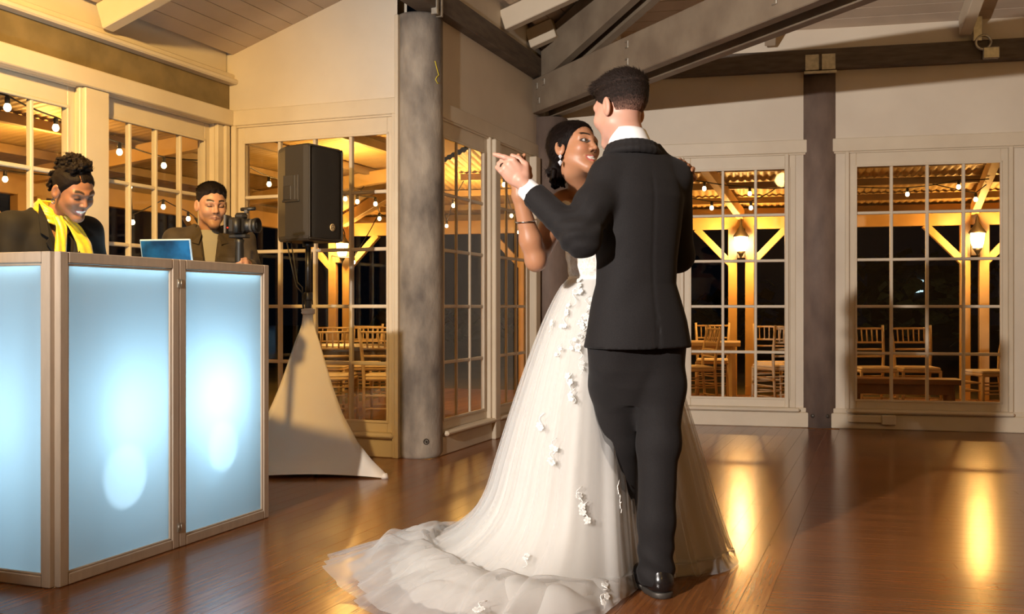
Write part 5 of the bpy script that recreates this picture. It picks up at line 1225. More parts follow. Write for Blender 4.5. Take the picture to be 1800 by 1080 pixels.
M['diamond'] = mat('crystal', (0.9, 0.93, 1.0), 0.08, 0.3, spec=1.0)
ear = BH[0] + BH[1] @ (np.array([0.083, -0.008, -0.040])*bs)
er = MB()
for dz_, r_ in ((-0.006, 0.0075), (-0.028, 0.0095)):
    V_ = [(0, 0, r_*1.1), (0, 0, -r_*1.3)] + [(r_*math.cos(a), r_*math.sin(a), r_*0.2) for a in np.linspace(0, 2*PI, 9)[:-1]]
    er.add([Vector(p) + Vector(ear) + Vector((0, -0.004, dz_)) for p in V_], [(0, 2+k, 2+(k+1) % 8) for k in range(8)] + [(1, 2+(k+1) % 8, 2+k) for k in range(8)])
part('earring', er, 'diamond', bride, label='sparkling two-drop earring')
M['silver'] = mat('silver', (0.85, 0.84, 0.82), 0.12, 1.0)
bd_ = (wR_-eR)/np.linalg.norm(wR_-eR); bcn = eR + (wR_-eR)*0.62; bx_ = np.cross(bd_, (0, 1.0, 0)); bx_ /= np.linalg.norm(bx_); by_ = np.cross(bd_, bx_)
part('bracelet', MB().tube([bcn + (bx_*math.cos(a) + by_*math.sin(a))*0.0385 + bd_*0.006*math.cos(a) for a in np.linspace(0, 2*PI, 25)], 0.0022, 6), 'silver', bride)
# ---- bodice
def lace_mat():
    m, nt, b = new_mat('lace'); b.inputs['Roughness'].default_value = 0.8
    tc = N(nt, 'ShaderNodeTexCoord'); vo = N(nt, 'ShaderNodeTexVoronoi', i_Scale=70.0); vo.feature = 'DISTANCE_TO_EDGE'; nz = N(nt, 'ShaderNodeTexNoise', i_Scale=38.0, i_Detail=4.0)
    L(nt, tc.outputs['Object'], vo.inputs['Vector']); L(nt, tc.outputs['Object'], nz.inputs['Vector'])
    ad = N(nt, 'ShaderNodeMath', operation='ADD'); L(nt, vo.outputs['Distance'], ad.inputs[0]); L(nt, nz.outputs['Fac'], ad.inputs[1])
    rp = N(nt, 'ShaderNodeValToRGB'); rp.color_ramp.elements[0].position = 0.45; rp.color_ramp.elements[1].position = 0.72; rp.color_ramp.elements[0].color = (0.82, 0.80, 0.76, 1); rp.color_ramp.elements[1].color = (0.68, 0.63, 0.56, 1)
    L(nt, ad.outputs[0], rp.inputs[0]); L(nt, rp.outputs[0], b.inputs['Base Color']); bp = N(nt, 'ShaderNodeBump', i_Strength=0.6, i_Distance=0.004); bp.invert = True; L(nt, ad.outputs[0], bp.inputs['Height']); L(nt, bp.outputs[0], b.inputs['Normal']); return m
M['lace'] = lace_mat()
S = Sdf(); btab = [(1.06, 0.128, 0.100, 0, 0), (1.10, 0.117, 0.092, 0, 0), (1.20, 0.133, 0.102, 0, 0.004), (1.27, 0.148, 0.114, 0, 0.010), (1.33, 0.152, 0.106, 0, 0.006), (1.375, 0.150, 0.088, 0, -0.004), (1.395, 0.140, 0.078, 0, -0.008)]
S.loft(BC, bf, btab, 0.0, 2.1)
for q_, s_, e_ in ((1, sR, eR), (-1, sL, eL)): S.rc(s_ + (e_-s_)*0.05, s_ + (e_-s_)*0.26, 0.054, 0.052, 0.02)
S.fn(lambda X, Y, Z: 0.003*vnoise(X, Y, Z, 120, 1), (0, 3.4, 1.0), (0.8, 4.2, 1.5))
S.rc(b3(0, 0.13, 1.43), b3(0, -0.10, 1.47), 0.075, 0.08, 0.01, 's')
S.fn(lambda X, Y, Z: Z - (1.392 + 0.006*np.sin(90*X + 70*Y)), (0, 3.4, 1.0), (0.8, 4.2, 1.6), 'i')
v, f = S.mesh([((0.08, 3.6, 1.075), (0.62, 4.05, 1.43), 0.006)]); dress = npart('bodice', v, f, 'lace', bride, label='white lace bodice with off-shoulder sleeves')
S = Sdf(); S.loft(BC, bf, [(1.088, 0.124, 0.098, 0, 0), (1.118, 0.122, 0.098, 0, 0)], 0.0, 2.1); v, f = S.mesh([((0.15, 3.65, 1.08), (0.52, 4.02, 1.13), 0.005)])
M['satin'] = mat('satin_ribbon', (0.84, 0.81, 0.76), 0.35, sheen=0.3); npart('waist_ribbon', v, f, 'satin', bride)
# ---- skirt: lining, two veils of tulle, train on the floor
tabA = np.array([(0, .52, .56), (30, .54, .60), (60, .52, .57), (90, .50, .56), (120, .50, .58), (150, .49, .72), (165, .48, .86), (178, .47, .97), (192, .48, 1.05), (205, .50, 1.00), (220, .52, 1.08), (235, .54, 1.12), (250, .54, 1.00), (262, .50, .80), (272, .45, .58), (282, .375, .43), (295, .30, .335), (310, .31, .35), (330, .40, .44), (345, .47, .52)], float)
def per(phi, j): return np.interp(np.degrees(phi) % 360, np.append(tabA[:, 0], 360), np.append(tabA[:, j], tabA[0, j]))
def smooth_per(j, w=6.0):
    a = np.radians(np.arange(0, 360, 2.0)); y = per(a, j); k = np.exp(-0.5*((np.arange(180)-90)*2/w)**2); k /= k.sum(); return np.degrees(a), np.real(np.fft.ifft(np.fft.fft(y)*np.fft.fft(np.roll(k, -90))))
SA, SRf = smooth_per(1); _, SRh = smooth_per(2)
def skirt(scale, hem, nphi, nz_, nt_, amp, nf, seed, wr, z_off=0.0, edge=0.0):
    rs = np.random.RandomState(seed); ph = np.linspace(0, 2*PI, nphi, endpoint=False); deg = np.degrees(ph)
    Rf = np.interp(deg, np.append(SA, 360), np.append(SRf, SRf[0])); Rh = np.interp(deg, np.append(SA, 360), np.append(SRh, SRh[0]))
    fold = sum(rs.uniform(0.5, 1)*np.sin(n_*ph + rs.uniform(0, 6.28) + 0.8*np.sin(3*ph + rs.uniform(0, 6))) for n_ in nf)/len(nf)*1.6
    fold = np.sign(fold)*np.abs(fold)**0.8
    fold = np.where(fold > 0, fold, fold*0.6)
    rows = []; long = np.clip((Rh-Rf)/0.45, 0, 1); fin = sum(rs.uniform(0.5, 1)*np.sin(n_*ph + rs.uniform(0, 6.28)) for n_ in (31, 43, 58, 71))/2.2
    for i in range(nz_+1):
        t = (i/nz_)**0.92; z = 1.10 - 1.06*t; h = t**0.72; c = BC + (np.array([0.33, 3.90]) - BC)*t
        fl = long*0.16*np.clip((t-0.72)/0.28, 0, 1)**2.2
        r = (0.122*(1-h) + Rf*h)*(scale if t > 0.05 else 1 + (scale-1)*t/0.05) + fl + amp*h**1.1*fold*(1+0.5*long*t) + 0.004*h*fin
        rows.append(np.stack([c[0] + r*np.cos(ph), c[1] + r*np.sin(ph), np.full(nphi, z + z_off) + 0.05*long*np.clip((t-0.8)/0.2, 0, 1)**2], 1))
    rl = np.hypot(rows[-1][:, 0]-0.33, rows[-1][:, 1]-3.90); z0 = rows[-1][:, 2]; x1 = rs.uniform(0, 6.28, 6)
    for i in range(1, nt_+1):
        t = i/nt_; rh = np.maximum(Rh*hem + long*(0.035*fold + edge*fin), rl+0.012); r = rl + (rh-rl)*t
        tw = 0.10*long*t*np.sin(5*ph + x1[0]); X = 0.33 + r*np.cos(ph+tw); Y = 3.90 + r*np.sin(ph+tw)
        wrk = np.sin(9*X + 14*Y + x1[1] + 2*np.sin(7*Y + x1[2])) * np.sin(12*Y - 7*X + x1[3]) + 0.7*np.sin(26*X - 17*Y + x1[4] + 1.5*np.sin(14*X))*np.sin(19*Y + x1[5])
        z = z0*(1-t)**1.6 + long*(wr*1.1*(np.maximum(fold, -0.5)+0.5)*(1-0.2*t) + wr*0.9*(np.maximum(wrk, -0.4)+0.4)*np.sin(PI*min(1, t+0.15)) + 0.45*wr*(fin+1)*t) + 0.004 + 0.03*long*np.sin(PI*t)
        rows.append(np.stack([X, Y, np.maximum(z, 0.003 + 0.002*scale)], 1))
    V = np.concatenate(rows); nr = len(rows); i0 = np.arange(nphi); F = []
    for j in range(nr-1): F.append(np.stack([j*nphi+i0, j*nphi+(i0+1) % nphi, (j+1)*nphi+(i0+1) % nphi, (j+1)*nphi+i0], 1))
    return V, np.concatenate(F), np.stack(rows)
def tulle_mat(name, op, col=(0.78, 0.765, 0.74)):
    m = bpy.data.materials.new(name); m.use_nodes = True; nt = m.node_tree; nt.nodes.clear()
    out = N(nt, 'ShaderNodeOutputMaterial'); mx = N(nt, 'ShaderNodeMixShader'); tp = N(nt, 'ShaderNodeBsdfTransparent'); m2 = N(nt, 'ShaderNodeMixShader'); df = N(nt, 'ShaderNodeBsdfDiffuse'); tl_ = N(nt, 'ShaderNodeBsdfTranslucent')
    df.inputs[0].default_value = (*col, 1); tl_.inputs[0].default_value = (*col, 1); m2.inputs[0].default_value = 0.35
    lw = N(nt, 'ShaderNodeLayerWeight', i_Blend=0.4); mr = N(nt, 'ShaderNodeMapRange'); mr.inputs['To Min'].default_value = op; mr.inputs['To Max'].default_value = min(0.97, op+0.45); L(nt, lw.outputs['Facing'], mr.inputs[0])
    L(nt, mr.outputs[0], mx.inputs[0]); L(nt, tp.outputs[0], mx.inputs[1]); L(nt, df.outputs[0], m2.inputs[1]); L(nt, tl_.outputs[0], m2.inputs[2]); L(nt, m2.outputs[0], mx.inputs[2]); L(nt, mx.outputs[0], out.inputs[0]); return m
M['lining'] = mat('satin_lining', (0.68, 0.65, 0.60), 0.6, sheen=0.0)
M['tulle'] = tulle_mat('tulle', 0.38); M['tulle_outer'] = tulle_mat('tulle_outer', 0.16)
v, f, _ = skirt(0.90, 0.80, 300, 44, 22, 0.022, (9, 14, 19, 23), 2, 0.012); npart('skirt_lining', v, f, 'lining', bride)
v, f, _ = skirt(0.955, 0.93, 420, 50, 30, 0.026, (11, 17, 26, 33), 5, 0.020, 0.004, 0.015); npart('tulle_layer', v, f, 'tulle', bride)
v, f, TG = skirt(1.0, 1.0, 480, 54, 36, 0.026, (8, 13, 21, 34), 8, 0.026, 0.008, 0.022); npart('tulle_layer', v, f, 'tulle_outer', bride)
# lace appliques lying on the outer tulle
M['applique'] = mat('lace_applique', (0.88, 0.86, 0.82), 0.75, bump=0.3, bscale=300)
Tv = TG.reshape(-1, 3); Tpx = np.stack([900 + F_PX*Tv[:, 0]/Tv[:, 1], 540 - F_PX*(Tv[:, 2]-1)/Tv[:, 1]], 1); nR, nP = TG.shape[:2]
def surf_at(px, py, far=False):
    d = np.hypot(Tpx[:, 0]-px, Tpx[:, 1]-py); c = np.nonzero(d < max(12, d.min()+2))[0]; i = c[np.argmin(Tv[c, 1])] if not far else c[np.argmax(-d[c])]
    r, k = divmod(i, nP); r = min(max(r, 1), nR-2); a = TG[r, (k+1) % nP]-TG[r, k-1]; b_ = TG[r+1, k]-TG[r-1, k]; n = np.cross(a, b_); n /= np.linalg.norm(n)
    if n @ (np.array([0, 0, 1.0]) - Tv[i]) < 0 and not far: n = -n
    return Tv[i], n, -b_/np.linalg.norm(b_)
rng = random.Random(11)
def applique(px, py, size, leaves):
    p, n, up = surf_at(px, py); x = np.cross(up, n); mb = MB(); p = p + n*0.006
    def petal(c, ang, ln, wd):
        d = x*math.cos(ang) + up*math.sin(ang); s_ = np.cross(n, d); pts = [c, c + d*ln*0.35 + s_*wd, c + d*ln*0.8 + s_*wd*0.75, c + d*ln, c + d*ln*0.8 - s_*wd*0.75, c + d*ln*0.35 - s_*wd]
        mb.add([Vector(q_) for q_ in pts] + [Vector(q_ + n*0.003) for q_ in pts], [(0, 1, 2, 3, 4, 5), (11, 10, 9, 8, 7, 6)] + [(i, i+6, (i+1) % 6+6, (i+1) % 6) for i in range(6)])
    for k in range(leaves):
        c = p + (x*rng.uniform(-0.5, 0.5) + up*rng.uniform(-1, 1))*size*0.8; a0 = rng.uniform(0, 6.28)
        for q_ in range(5): petal(c, a0 + q_*1.256, size*0.36, size*0.15)
    pts = [Vector(p + up*size*(t-0.5)*2.0 + x*size*0.35*math.sin(t*7) + n*0.002) for t in np.linspace(0, 1, 9)]; mb.tube(pts, size*0.045, 5)
    part('lace_applique', mb, 'applique', bride)
for px, py, sz, lv in ((1027, 866, 0.035, 2), (1035, 893, 0.040, 3), (995, 668, 0.040, 2), (1000, 690, 0.03, 2), (1068, 1022, 0.035, 2), (1066, 1052, 0.035, 2), (852, 1062, 0.035, 2), (1002, 520, 0.04, 3), (1020, 560, 0.04, 3), (985, 560, 0.03, 2), (1018, 610, 0.035, 2), (945, 735, 0.035, 2), (972, 775, 0.03, 2), (960, 800, 0.03, 2), (1096, 860, 0.03, 2), (1098, 885, 0.03, 2), (1035, 530, 0.03, 2), (925, 980, 0.03, 2), (1008, 500, 0.028, 3), (992, 535, 0.028, 3), (1030, 580, 0.028, 3), (1000, 600, 0.025, 2), (975, 610, 0.025, 2), (1028, 640, 0.025, 2), (960, 570, 0.025, 2)):
    applique(px, py, sz, lv)

# ================================================================== the woman at the booth
WC = np.array([-1.965, 4.24]); wf = np.array([0.80, -0.60]); wr_ = np.array([wf[1], -wf[0]])
w3 = lambda r, f, z: np.array([WC[0] + wr_[0]*r + wf[0]*f, WC[1] + wr_[1]*r + wf[1]*f, z])
woman = thing('person', 'woman in a black blazer and yellow scarf looking down behind the booth', 'person', (WC[0], WC[1], 0))
WH = head_frame((-1.842, 4.185, 1.488), -30, -27, -6); ws = 0.95
def std_body(S, P3, c, fdir, HF, hs, hn, sh, arms, zsh, hand_s=0.9):
    S.rc(P3(0, -0.02, zsh+0.0), HF[0] + HF[1] @ np.array([0, -0.03, -0.075])*hs, hn*1.08, hn, 0.03)
    S.loft(c, fdir, [(0.85, 0.15, 0.10, 0, 0), (1.0, 0.12, 0.085, 0, 0), (zsh-0.15, 0.14, 0.085, 0, 0), (zsh, 0.11, 0.05, 0, 0)], 0.03)
    for q_, (e_, w_) in zip((1, -1), arms): S.chain([P3(sh*q_, 0, zsh-0.03), e_, w_], [0.042, 0.034, 0.024], 0.02)
    for q_ in (1, -1): S.chain([P3(0.085*q_, 0, 0.88), P3(0.09*q_, 0.02, 0.48), P3(0.09*q_, 0, 0.08)], [0.075, 0.05, 0.034]); S.rc(P3(0.09*q_, 0, 0.06), P3(0.09*q_, 0.13, 0.03), 0.03, 0.024)
we = [(w3(0.21, 0.03, 1.09), w3(0.10, 0.19, 1.13)), (w3(-0.21, 0.03, 1.09), w3(-0.10, 0.19, 1.13))]
S = Sdf(); add_head(S, WH, ws, True, 0.75); std_body(S, w3, WC, wf, WH, ws, 0.045, 0.165, we, 1.355)
for (e_, w_), mi in zip(we, (-1, 1)): hand(S, w_, w3(0, 1, 0)-w3(0, 0, 0) + np.array([0, 0, -0.15]), (0, 0, 1), 0.85, mi, (0.3, 0.35, 0.4, 0.4), 0.3)
v, f = S.mesh([(WH[0]-0.15, WH[0]+0.15, 0.003), ((-2.35, 3.85, 0.0), (-1.55, 4.65, 1.46), 0.010)])
wskin = (0.235, 0.105, 0.055); npart('body', v, f, 'skin', woman, head_color(v, WH, ws, wskin, lip=(0.30, 0.07, 0.055), smile=0.75, closed=True))
def wmask(x, y, z): return sst(z*0.85-y + 0.003*np.sin(220*x), -0.028, 0.006)*sst(z, -0.06, -0.02)*(1 - 0.75*sst(0.004-np.abs(x-0.020), 0, 0.003)*sst(y, 0.0, 0.03))
def curls(S, W):
    rg = random.Random(9)
    for i in range(120):
        a = rg.uniform(-1, 1); y = -0.095 + 0.135*rg.random(); x = rg.uniform(-0.05, 0.05); z = 0.034 + 0.083*math.sqrt(max(0.05, 1-((y+0.014)/0.1)**2 - (x/0.08)**2)) + rg.uniform(0.0, 0.034); t = rg.uniform(0, 6.28); r = rg.uniform(0.007, 0.012)
        pts = [np.array([x + r*math.cos(t+q_), y + r*math.sin(t+q_)*0.8, z + 0.004*q_ - 0.008]) for q_ in np.linspace(0, 5, 6)]
        for p_, q_ in zip(pts[:-1], pts[1:]): S.rc(W(*p_), W(*q_), 0.006, 0.006, 0.003)
    for i in range(30):
        x = rg.uniform(-0.04, 0.05); z = rg.uniform(-0.05, 0.04); y = -0.105 + rg.uniform(-0.015, 0.01); t = rg.uniform(0, 6.28); r = rg.uniform(0.007, 0.012)
        pts = [np.array([x + r*math.cos(t+q_), y + 0.003*q_, z + r*math.sin(t+q_)]) for q_ in np.linspace(0, 5, 6)]
        for p_, q_ in zip(pts[:-1], pts[1:]): S.rc(W(*p_), W(*q_), 0.0055, 0.0055, 0.003)
S = hair_sdf(WH, ws, wmask, 0.006, curls, 0.0008, 240, 4); v, f = S.mesh([(WH[0]-0.18, WH[0]+0.18, 0.003)])
q = (v-WH[0]) @ WH[1]/ws; gold = (sst(-q[:, 1], 0.10, 0.115)*sst(0.01-q[:, 2], 0, 0.02))[:, None]
npart('hair', v, f, 'hair', woman, np.array((0.009, 0.006, 0.0045))*(1-gold) + np.array((0.22, 0.11, 0.03))*gold)
strands(v, f, WH, ws, 5000, wmask, lambda x, y, z: 0.022 + 0*x, lambda x, y, z: (-0.3*x, -0.10-y, 0.06-z), 0.12, 0.0006, (0.012, 0.008, 0.006), woman, 'hair', 4, 0.3)
wear = WH[0] + WH[1] @ (np.array([0.084, -0.006, -0.042])*ws)
part('earring', MB().tube([wear + np.array([0.006*math.cos(a), -0.003, 0.011*math.sin(a)-0.008]) for a in np.linspace(0, 2*PI, 13)], 0.0022, 6), 'ring_gold', woman)
M['blazer'] = mat('black_blazer', (0.0075, 0.0055, 0.0045), 0.8, spec=0.25, sheen=0.02, bump=0.1, bscale=700)
def blazer(P3, c, fdir, sh, arms, zsh, m, parent, name, hem=0.80, wide=1.0, deep=0.11, zneck=None, nr=0.075, seed=0, lab=None, bx=None, vr_=0.085):
    S = Sdf(); S.loft(c, fdir, [(hem, 0.175*wide, deep*1.1, 0, 0), (1.0, 0.145*wide, deep, 0, 0), (zsh-0.14, 0.165*wide, deep*1.12, 0, 0.006), (zsh-0.06, 0.17*wide, deep, 0, 0), (zsh, 0.12*wide, deep*0.75, 0, -0.005), (zsh+0.045, 0.07*wide, deep*0.62, 0, -0.012)], 0.0, 2.2)
    for q_, (e_, w_) in zip((1, -1), arms):
        s_ = P3(sh*q_, 0, zsh-0.035); S.rc(P3(sh*0.4*q_, -0.005, zsh+0.012), s_, 0.038, 0.056, 0.04); S.chain([s_, e_, w_], [0.066, 0.054, 0.042], 0.03)
    S.fn(lambda X, Y, Z: 0.003*vnoise(X, Y, Z, 34, seed) + 0.003*np.sin(60*(X+0.7*Z))*np.exp(-((Z-zsh+0.16)/0.08)**2), (c[0]-1, c[1]-1, 0.5), (c[0]+1, c[1]+1, 2))
    S.rc(P3(0, 0.015, zsh-0.01), P3(0, 0.04, zsh+0.2), nr, nr*1.15, 0.01, 's')
    if bx is None: S.rc(P3(0, deep*1.25, zsh-0.28), P3(0, deep*1.0, zsh+0.03), 0.012, vr_, 0.01, 's')
    v, f = S.mesh([((c[0]-0.42, c[1]-0.42, hem), (c[0]+0.42, c[1]+0.42, zsh+0.12), 0.0075)]); return npart(name, v, f, m, parent, label=lab)
bz = blazer(w3, WC, wf, 0.165, we, 1.365, 'blazer', woman, 'blazer', lab='black tailored blazer')
def lapel(P3, q_, pts, parent, m, th=0.006, name='lapel'):
    n = len(pts); V = [Vector(P3(r*q_, f_, z)) for r, f_, z in pts]; fw = Vector(P3(0, 1, 0)-P3(0, 0, 0)); V2 = [p + fw*th for p in V]
    mb = MB(); mb.add(V + V2, [tuple(range(n)), tuple(reversed(range(n, 2*n)))] + [(i, i+n, (i+1) % n+n, (i+1) % n) for i in range(n)]); return part(name, mb, m, parent)
for q_ in (1, -1):
    lapel(w3, q_, [(0.062, 0.02, 1.435), (0.085, 0.060, 1.385), (0.098, 0.100, 1.305), (0.072, 0.118, 1.285), (0.086, 0.122, 1.265), (0.040, 0.128, 1.19), (0.008, 0.128, 1.10), (0.016, 0.122, 1.16), (0.046, 0.110, 1.29), (0.060, 0.075, 1.37)], bz, 'blazer')
M['yellow_silk'] = mat('yellow_silk', (0.58, 0.42, 0.012), 0.35, col2=(0.46, 0.32, 0.008), scale=14, stretch=(1, 1, 3), sheen=0.3, bump=0.2, bscale=30)
def ribbon(rows, nu=9, pleat=0.003, fq=3.0):
    """rows: (left point, right point, outward) down the length of a cloth strip"""
    V = []; 
    for j, (a_, b_, n_) in enumerate(rows):
        for i in range(nu):
            t = i/(nu-1); V.append(a_ + (b_-a_)*t + n_*(pleat*math.sin(t*PI*2*fq + j*0.35) + 0.006*math.sin(t*PI)))
    F = [(j*nu+i, j*nu+i+1, (j+1)*nu+i+1, (j+1)*nu+i) for j in range(len(rows)-1) for i in range(nu-1)]; return np.array(V), np.array(F)
w_out = lambda r, f_: (w3(r, f_, 0)-w3(0, 0, 0))/max(1e-6, np.linalg.norm(w3(r, f_, 0)-w3(0, 0, 0)))
rows = []
for a_ in np.linspace(-PI*0.62, PI*1.62, 40):
    cr, cf = math.cos(a_), math.sin(a_); dr = 0.055 - 0.045*cf + (0.012 if cf < 0 else 0)
    rows.append((w3(0.053*cr, 0.006 + 0.052*cf, 1.458 - 0.045*max(cf, 0)), w3(0.074*cr, 0.004 + 0.078*cf, 1.392 - 0.052*max(cf, 0)), w_out(cr, cf)))
v, f = ribbon(rows, 11, 0.0035, 2.5); sc = npart('scarf', v, f, 'yellow_silk', woman, label='shiny yellow neck scarf'); md = sc.modifiers.new('thick', 'SOLIDIFY'); md.thickness = 0.004
fo = np.array([wf[0], wf[1], 0])
for pts in ([(0.012, 0.084, 1.385, 0.020), (0.012, 0.112, 1.335, 0.024), (0.022, 0.132, 1.27, 0.026), (0.034, 0.142, 1.19, 0.026), (0.040, 0.146, 1.10, 0.024)], [(-0.020, 0.080, 1.390, 0.020), (-0.050, 0.112, 1.335, 0.030), (-0.080, 0.132, 1.27, 0.034), (-0.092, 0.138, 1.19, 0.034), (-0.092, 0.140, 1.10, 0.032)]):
    P_ = np.array(pts); tt = np.linspace(0, 4, 26); Q = np.stack([np.interp(tt, range(5), P_[:, k]) for k in range(4)], 1)
    v, f = ribbon([(w3(r-w_, f_-0.004, z), w3(r+w_, f_-0.004, z), fo) for r, f_, z, w_ in Q], 11, 0.004, 2.0); o_ = npart('scarf_end', v, f, 'yellow_silk', sc); md = o_.modifiers.new('thick', 'SOLIDIFY'); md.thickness = 0.003
S = Sdf(); S.loft(WC, wf, [(0.75, 0.15, 0.10, 0, 0), (0.98, 0.135, 0.095, 0, 0)], 0)
for q_ in (1, -1): S.chain([w3(0.085*q_, 0, 0.86), w3(0.09*q_, 0.015, 0.48), w3(0.09*q_, 0, 0.05)], [0.092, 0.07, 0.055], 0.03)
v, f = S.mesh([((WC[0]-0.3, WC[1]-0.3, 0.03), (WC[0]+0.3, WC[1]+0.3, 0.99), 0.012)]); npart('trousers', v, f, 'blazer', woman)
# ================================================================== the man with the camera
VC = np.array([-1.70, 5.60]); vf = np.array([0.30, -0.954]); vr = np.array([vf[1], -vf[0]])
v3 = lambda r, f, z: np.array([VC[0] + vr[0]*r + vf[0]*f, VC[1] + vr[1]*r + vf[1]*f, z])
man = thing('person', 'dark-haired man in an olive jacket looking at his camera', 'person', (VC[0], VC[1], 0))
VH = head_frame((-1.668, 5.53, 1.566), -58, -8, 0); vs_ = 1.0
CAM = at(424, 397, 5.22)
ve = [(v3(0.25, 0.03, 1.10), np.array([-1.60, 5.26, 1.14])), (v3(-0.24, 0.06, 1.12), np.array([-1.394, 5.305, 1.215]))]
S = Sdf(); add_head(S, VH, vs_); std_body(S, v3, VC, vf, VH, vs_, 0.056, 0.185, ve, 1.395)
hand(S, ve[1][1], (0.0, -0.7, 0.1), (0.9, -0.1, 0.3), 0.95, -1, (0.9, 0.95, 1.0, 1.0), 0.8); hand(S, ve[0][1], (0.75, -0.3, 0.1), (0, -0.2, 1), 0.95, 1, (0.5, 0.5, 0.6, 0.6), 0.4)
v, f = S.mesh([((-1.56, 5.10, 1.15), (-1.30, 5.32, 1.32), 0.004), (VH[0]-0.15, VH[0]+0.15, 0.003), ((-2.1, 5.05, 0.0), (-1.25, 5.95, 1.52), 0.010)])
vskin = (0.42, 0.215, 0.125); npart('body', v, f, 'skin', man, head_color(v, VH, vs_, vskin, lip=(0.30, 0.14, 0.095), closed=True, stubble=0.3))
def vmask(x, y, z):
    m = sst(z-0.95*y + 0.004*np.sin(200*x), -0.010, 0.022)*sst(z, -0.06, -0.02); side = sst(np.abs(x), 0.052, 0.066)*sst(0.006-z, 0, 0.012)*sst(y, -0.034, -0.016); return m*(1-side)
S = hair_sdf(VH, vs_, vmask, lambda x, y, z: 0.004 + 0.014*sst(z, 0.03, 0.10), None, 0.0013, 520, 6); v, f = S.mesh([(VH[0]-0.15, VH[0]+0.15, 0.003)])
npart('hair', v, f, 'hair_short', man, np.tile(np.array((0.013, 0.008, 0.006)), (len(v), 1)))
strands(v, f, VH, vs_, 6000, vmask, lambda x, y, z: 0.008 + 0.014*sst(z, 0.045, 0.10), lambda x, y, z: (0.3*np.ones_like(x), np.where(z > 0.07, 0.8, -0.3), np.where(z > 0.07, 0.2, -1.0)), 0.35, 0.0008, (0.015, 0.009, 0.006), man, 'hair_short', 3)
M['olive_jacket'] = mat('olive_jacket', (0.030, 0.018, 0.007), 0.8, col2=(0.042, 0.026, 0.010), scale=20, sheen=0.05, bump=0.15, bscale=500)
M['grey_shirt'] = mat('grey_shirt', (0.27, 0.25, 0.21), 0.8, bump=0.1, bscale=400)
jv = blazer(v3, VC, vf, 0.185, ve, 1.41, 'olive_jacket', man, 'jacket', 0.82, 1.1, 0.12, nr=0.072, seed=3, vr_=0.06, lab='brown olive work jacket')
S = Sdf(); S.loft(VC, vf, [(0.9, 0.14, 0.105, 0, 0), (1.25, 0.15, 0.118, 0, 0.004), (1.37, 0.13, 0.10, 0, 0.0), (1.43, 0.075, 0.075, 0, 0.0)], 0); S.rc(v3(0, 0.10, 1.47), v3(0, 0.02, 1.52), 0.045, 0.06, 0.01, 's')
v, f = S.mesh([((VC[0]-0.25, VC[1]-0.25, 0.9), (VC[0]+0.25, VC[1]+0.25, 1.46), 0.007)]); npart('shirt', v, f, 'grey_shirt', man)
for q_ in (1, -1):
    lapel(v3, q_, [(0.064, 0.0, 1.462), (0.088, 0.045, 1.425), (0.098, 0.098, 1.355), (0.060, 0.122, 1.345), (0.045, 0.105, 1.40), (0.055, 0.06, 1.445)], jv, 'olive_jacket', 0.008, 'collar')
    mb = MB(); 
    c_ = Vector(v3(0.085*q_, 0.140, 1.215)); Rp = Matrix((Vector((*vr, 0)), Vector((*vf, 0)), Vector((0, 0, 1)))).transposed(); mb.box(c_ - Vector((*(vf*0.012), 0)), (0.095, 0.010, 0.10), Rp, 0.003); mb.box(c_ + Vector((*(vf*-0.007), 0.046)), (0.10, 0.012, 0.028), Rp, 0.003); part('pocket', mb, 'olive_jacket', jv)
S = Sdf(); S.loft(VC, vf, [(0.75, 0.16, 0.11, 0, 0), (1.0, 0.15, 0.105, 0, 0)], 0)
for q_ in (1, -1): S.chain([v3(0.085*q_, 0, 0.86), v3(0.09*q_, 0.015, 0.48), v3(0.09*q_, 0, 0.05)], [0.10, 0.078, 0.062], 0.03)
v, f = S.mesh([((VC[0]-0.3, VC[1]-0.3, 0.03), (VC[0]+0.3, VC[1]+0.3, 1.01), 0.012)]); npart('trousers', v, f, 'blazer', man)
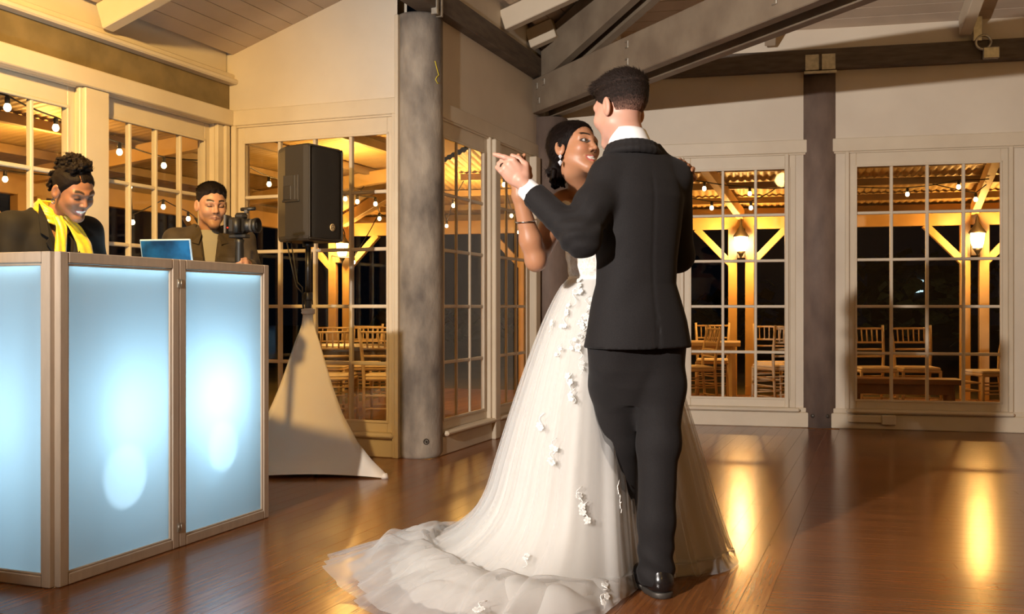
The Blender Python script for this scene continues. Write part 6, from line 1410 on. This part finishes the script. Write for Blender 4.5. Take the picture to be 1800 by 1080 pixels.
# the camera on a monopod
M['cam_black'] = mat('camera_black', (0.012, 0.011, 0.010), 0.4, bump=0.15, bscale=400); M['cam_grey'] = mat('camera_grey', (0.07, 0.065, 0.06), 0.45)
M['red_led'] = mat('red_led', (1, 0.02, 0.01), 0.3, emit=(1.0, 0.03, 0.01), estr=3); M['lens_glass'] = mat('lens_glass', (0.02, 0.025, 0.03), 0.05, spec=1.0)
yc = math.radians(-14); t = thing('video_camera', 'black video camera with red light on a monopod beside the man', 'camera', (CAM.x, CAM.y, 0), yc); H_ = CAM.z
part('body', MB().box((-0.015, 0, H_), (0.095, 0.075, 0.085), None, 0.012), 'cam_black', t, True)
part('viewfinder_hump', MB().box((0.0, 0, H_+0.050), (0.06, 0.05, 0.035), None, 0.012), 'cam_black', t, True)
part('grip', MB().tube([(0.0, -0.045, H_-0.04), (0.0, -0.048, H_+0.035)], 0.022, 12), 'cam_black', t, True)
part('monitor', MB().box((-0.082, 0.005, H_+0.008), (0.014, 0.085, 0.10), Matrix.Rotation(0.15, 3, 'Z'), 0.004), 'cam_grey', t, True)
Ry = Matrix.Rotation(PI/2, 3, 'Y')
ln = part('lens', MB().lathe([(0.034, 0.0), (0.036, 0.008), (0.036, 0.022), (0.032, 0.026), (0.034, 0.045), (0.039, 0.050), (0.040, 0.068), (0.036, 0.068), (0.033, 0.058)], (0.03, 0, H_), 24, Ry), 'cam_black', t, True)
part('front_glass', MB().lathe([(0.034, 0.0), (0.03, 0.004), (0.001, 0.006)], (0.083, 0, H_), 20, Ry), 'lens_glass', ln, True)
part('focus_ring', MB().lathe([(0.0350, 0.030), (0.0355, 0.031), (0.0355, 0.041), (0.0350, 0.042)], (0.03, 0, H_), 24, Ry, False), 'cam_grey', ln, True)
part('microphone', MB().tube([(0.0, 0, H_+0.085), (0.08, 0, H_+0.088)], 0.010, 10), 'cam_black', t, True)
part('mic_mount', MB().box((0.03, 0, H_+0.074), (0.02, 0.02, 0.02), None, 0.003), 'cam_grey', t, True)
part('record_light', MB().lathe([(0.004, 0), (0.003, 0.003), (0.001, 0.004)], (-0.058, -0.037, H_-0.012), 10, Matrix.Rotation(PI/2, 3, 'X')), 'red_led', t, True)
part('head_plate', MB().box((-0.01, 0, H_-0.055), (0.10, 0.05, 0.02), None, 0.004), 'cam_black', t, True)
part('monopod', MB().tube([(-0.01, 0, 0.02), (-0.01, 0, 0.6), (-0.01, 0, 1.0), (-0.01, 0, H_-0.06)], [0.010, 0.012, 0.015, 0.017], 12), 'cam_black', t, True)
part('monopod_grip', MB().lathe([(0.022, H_-0.20), (0.024, H_-0.19), (0.022, H_-0.09), (0.026, H_-0.075), (0.018, H_-0.07)], (-0.01, 0, 0), 14), 'cam_black', t, True)
part('foot', MB().lathe([(0.022, 0.0), (0.022, 0.012), (0.012, 0.03)], (-0.01, 0, 0), 12), 'cam_black', t, True)
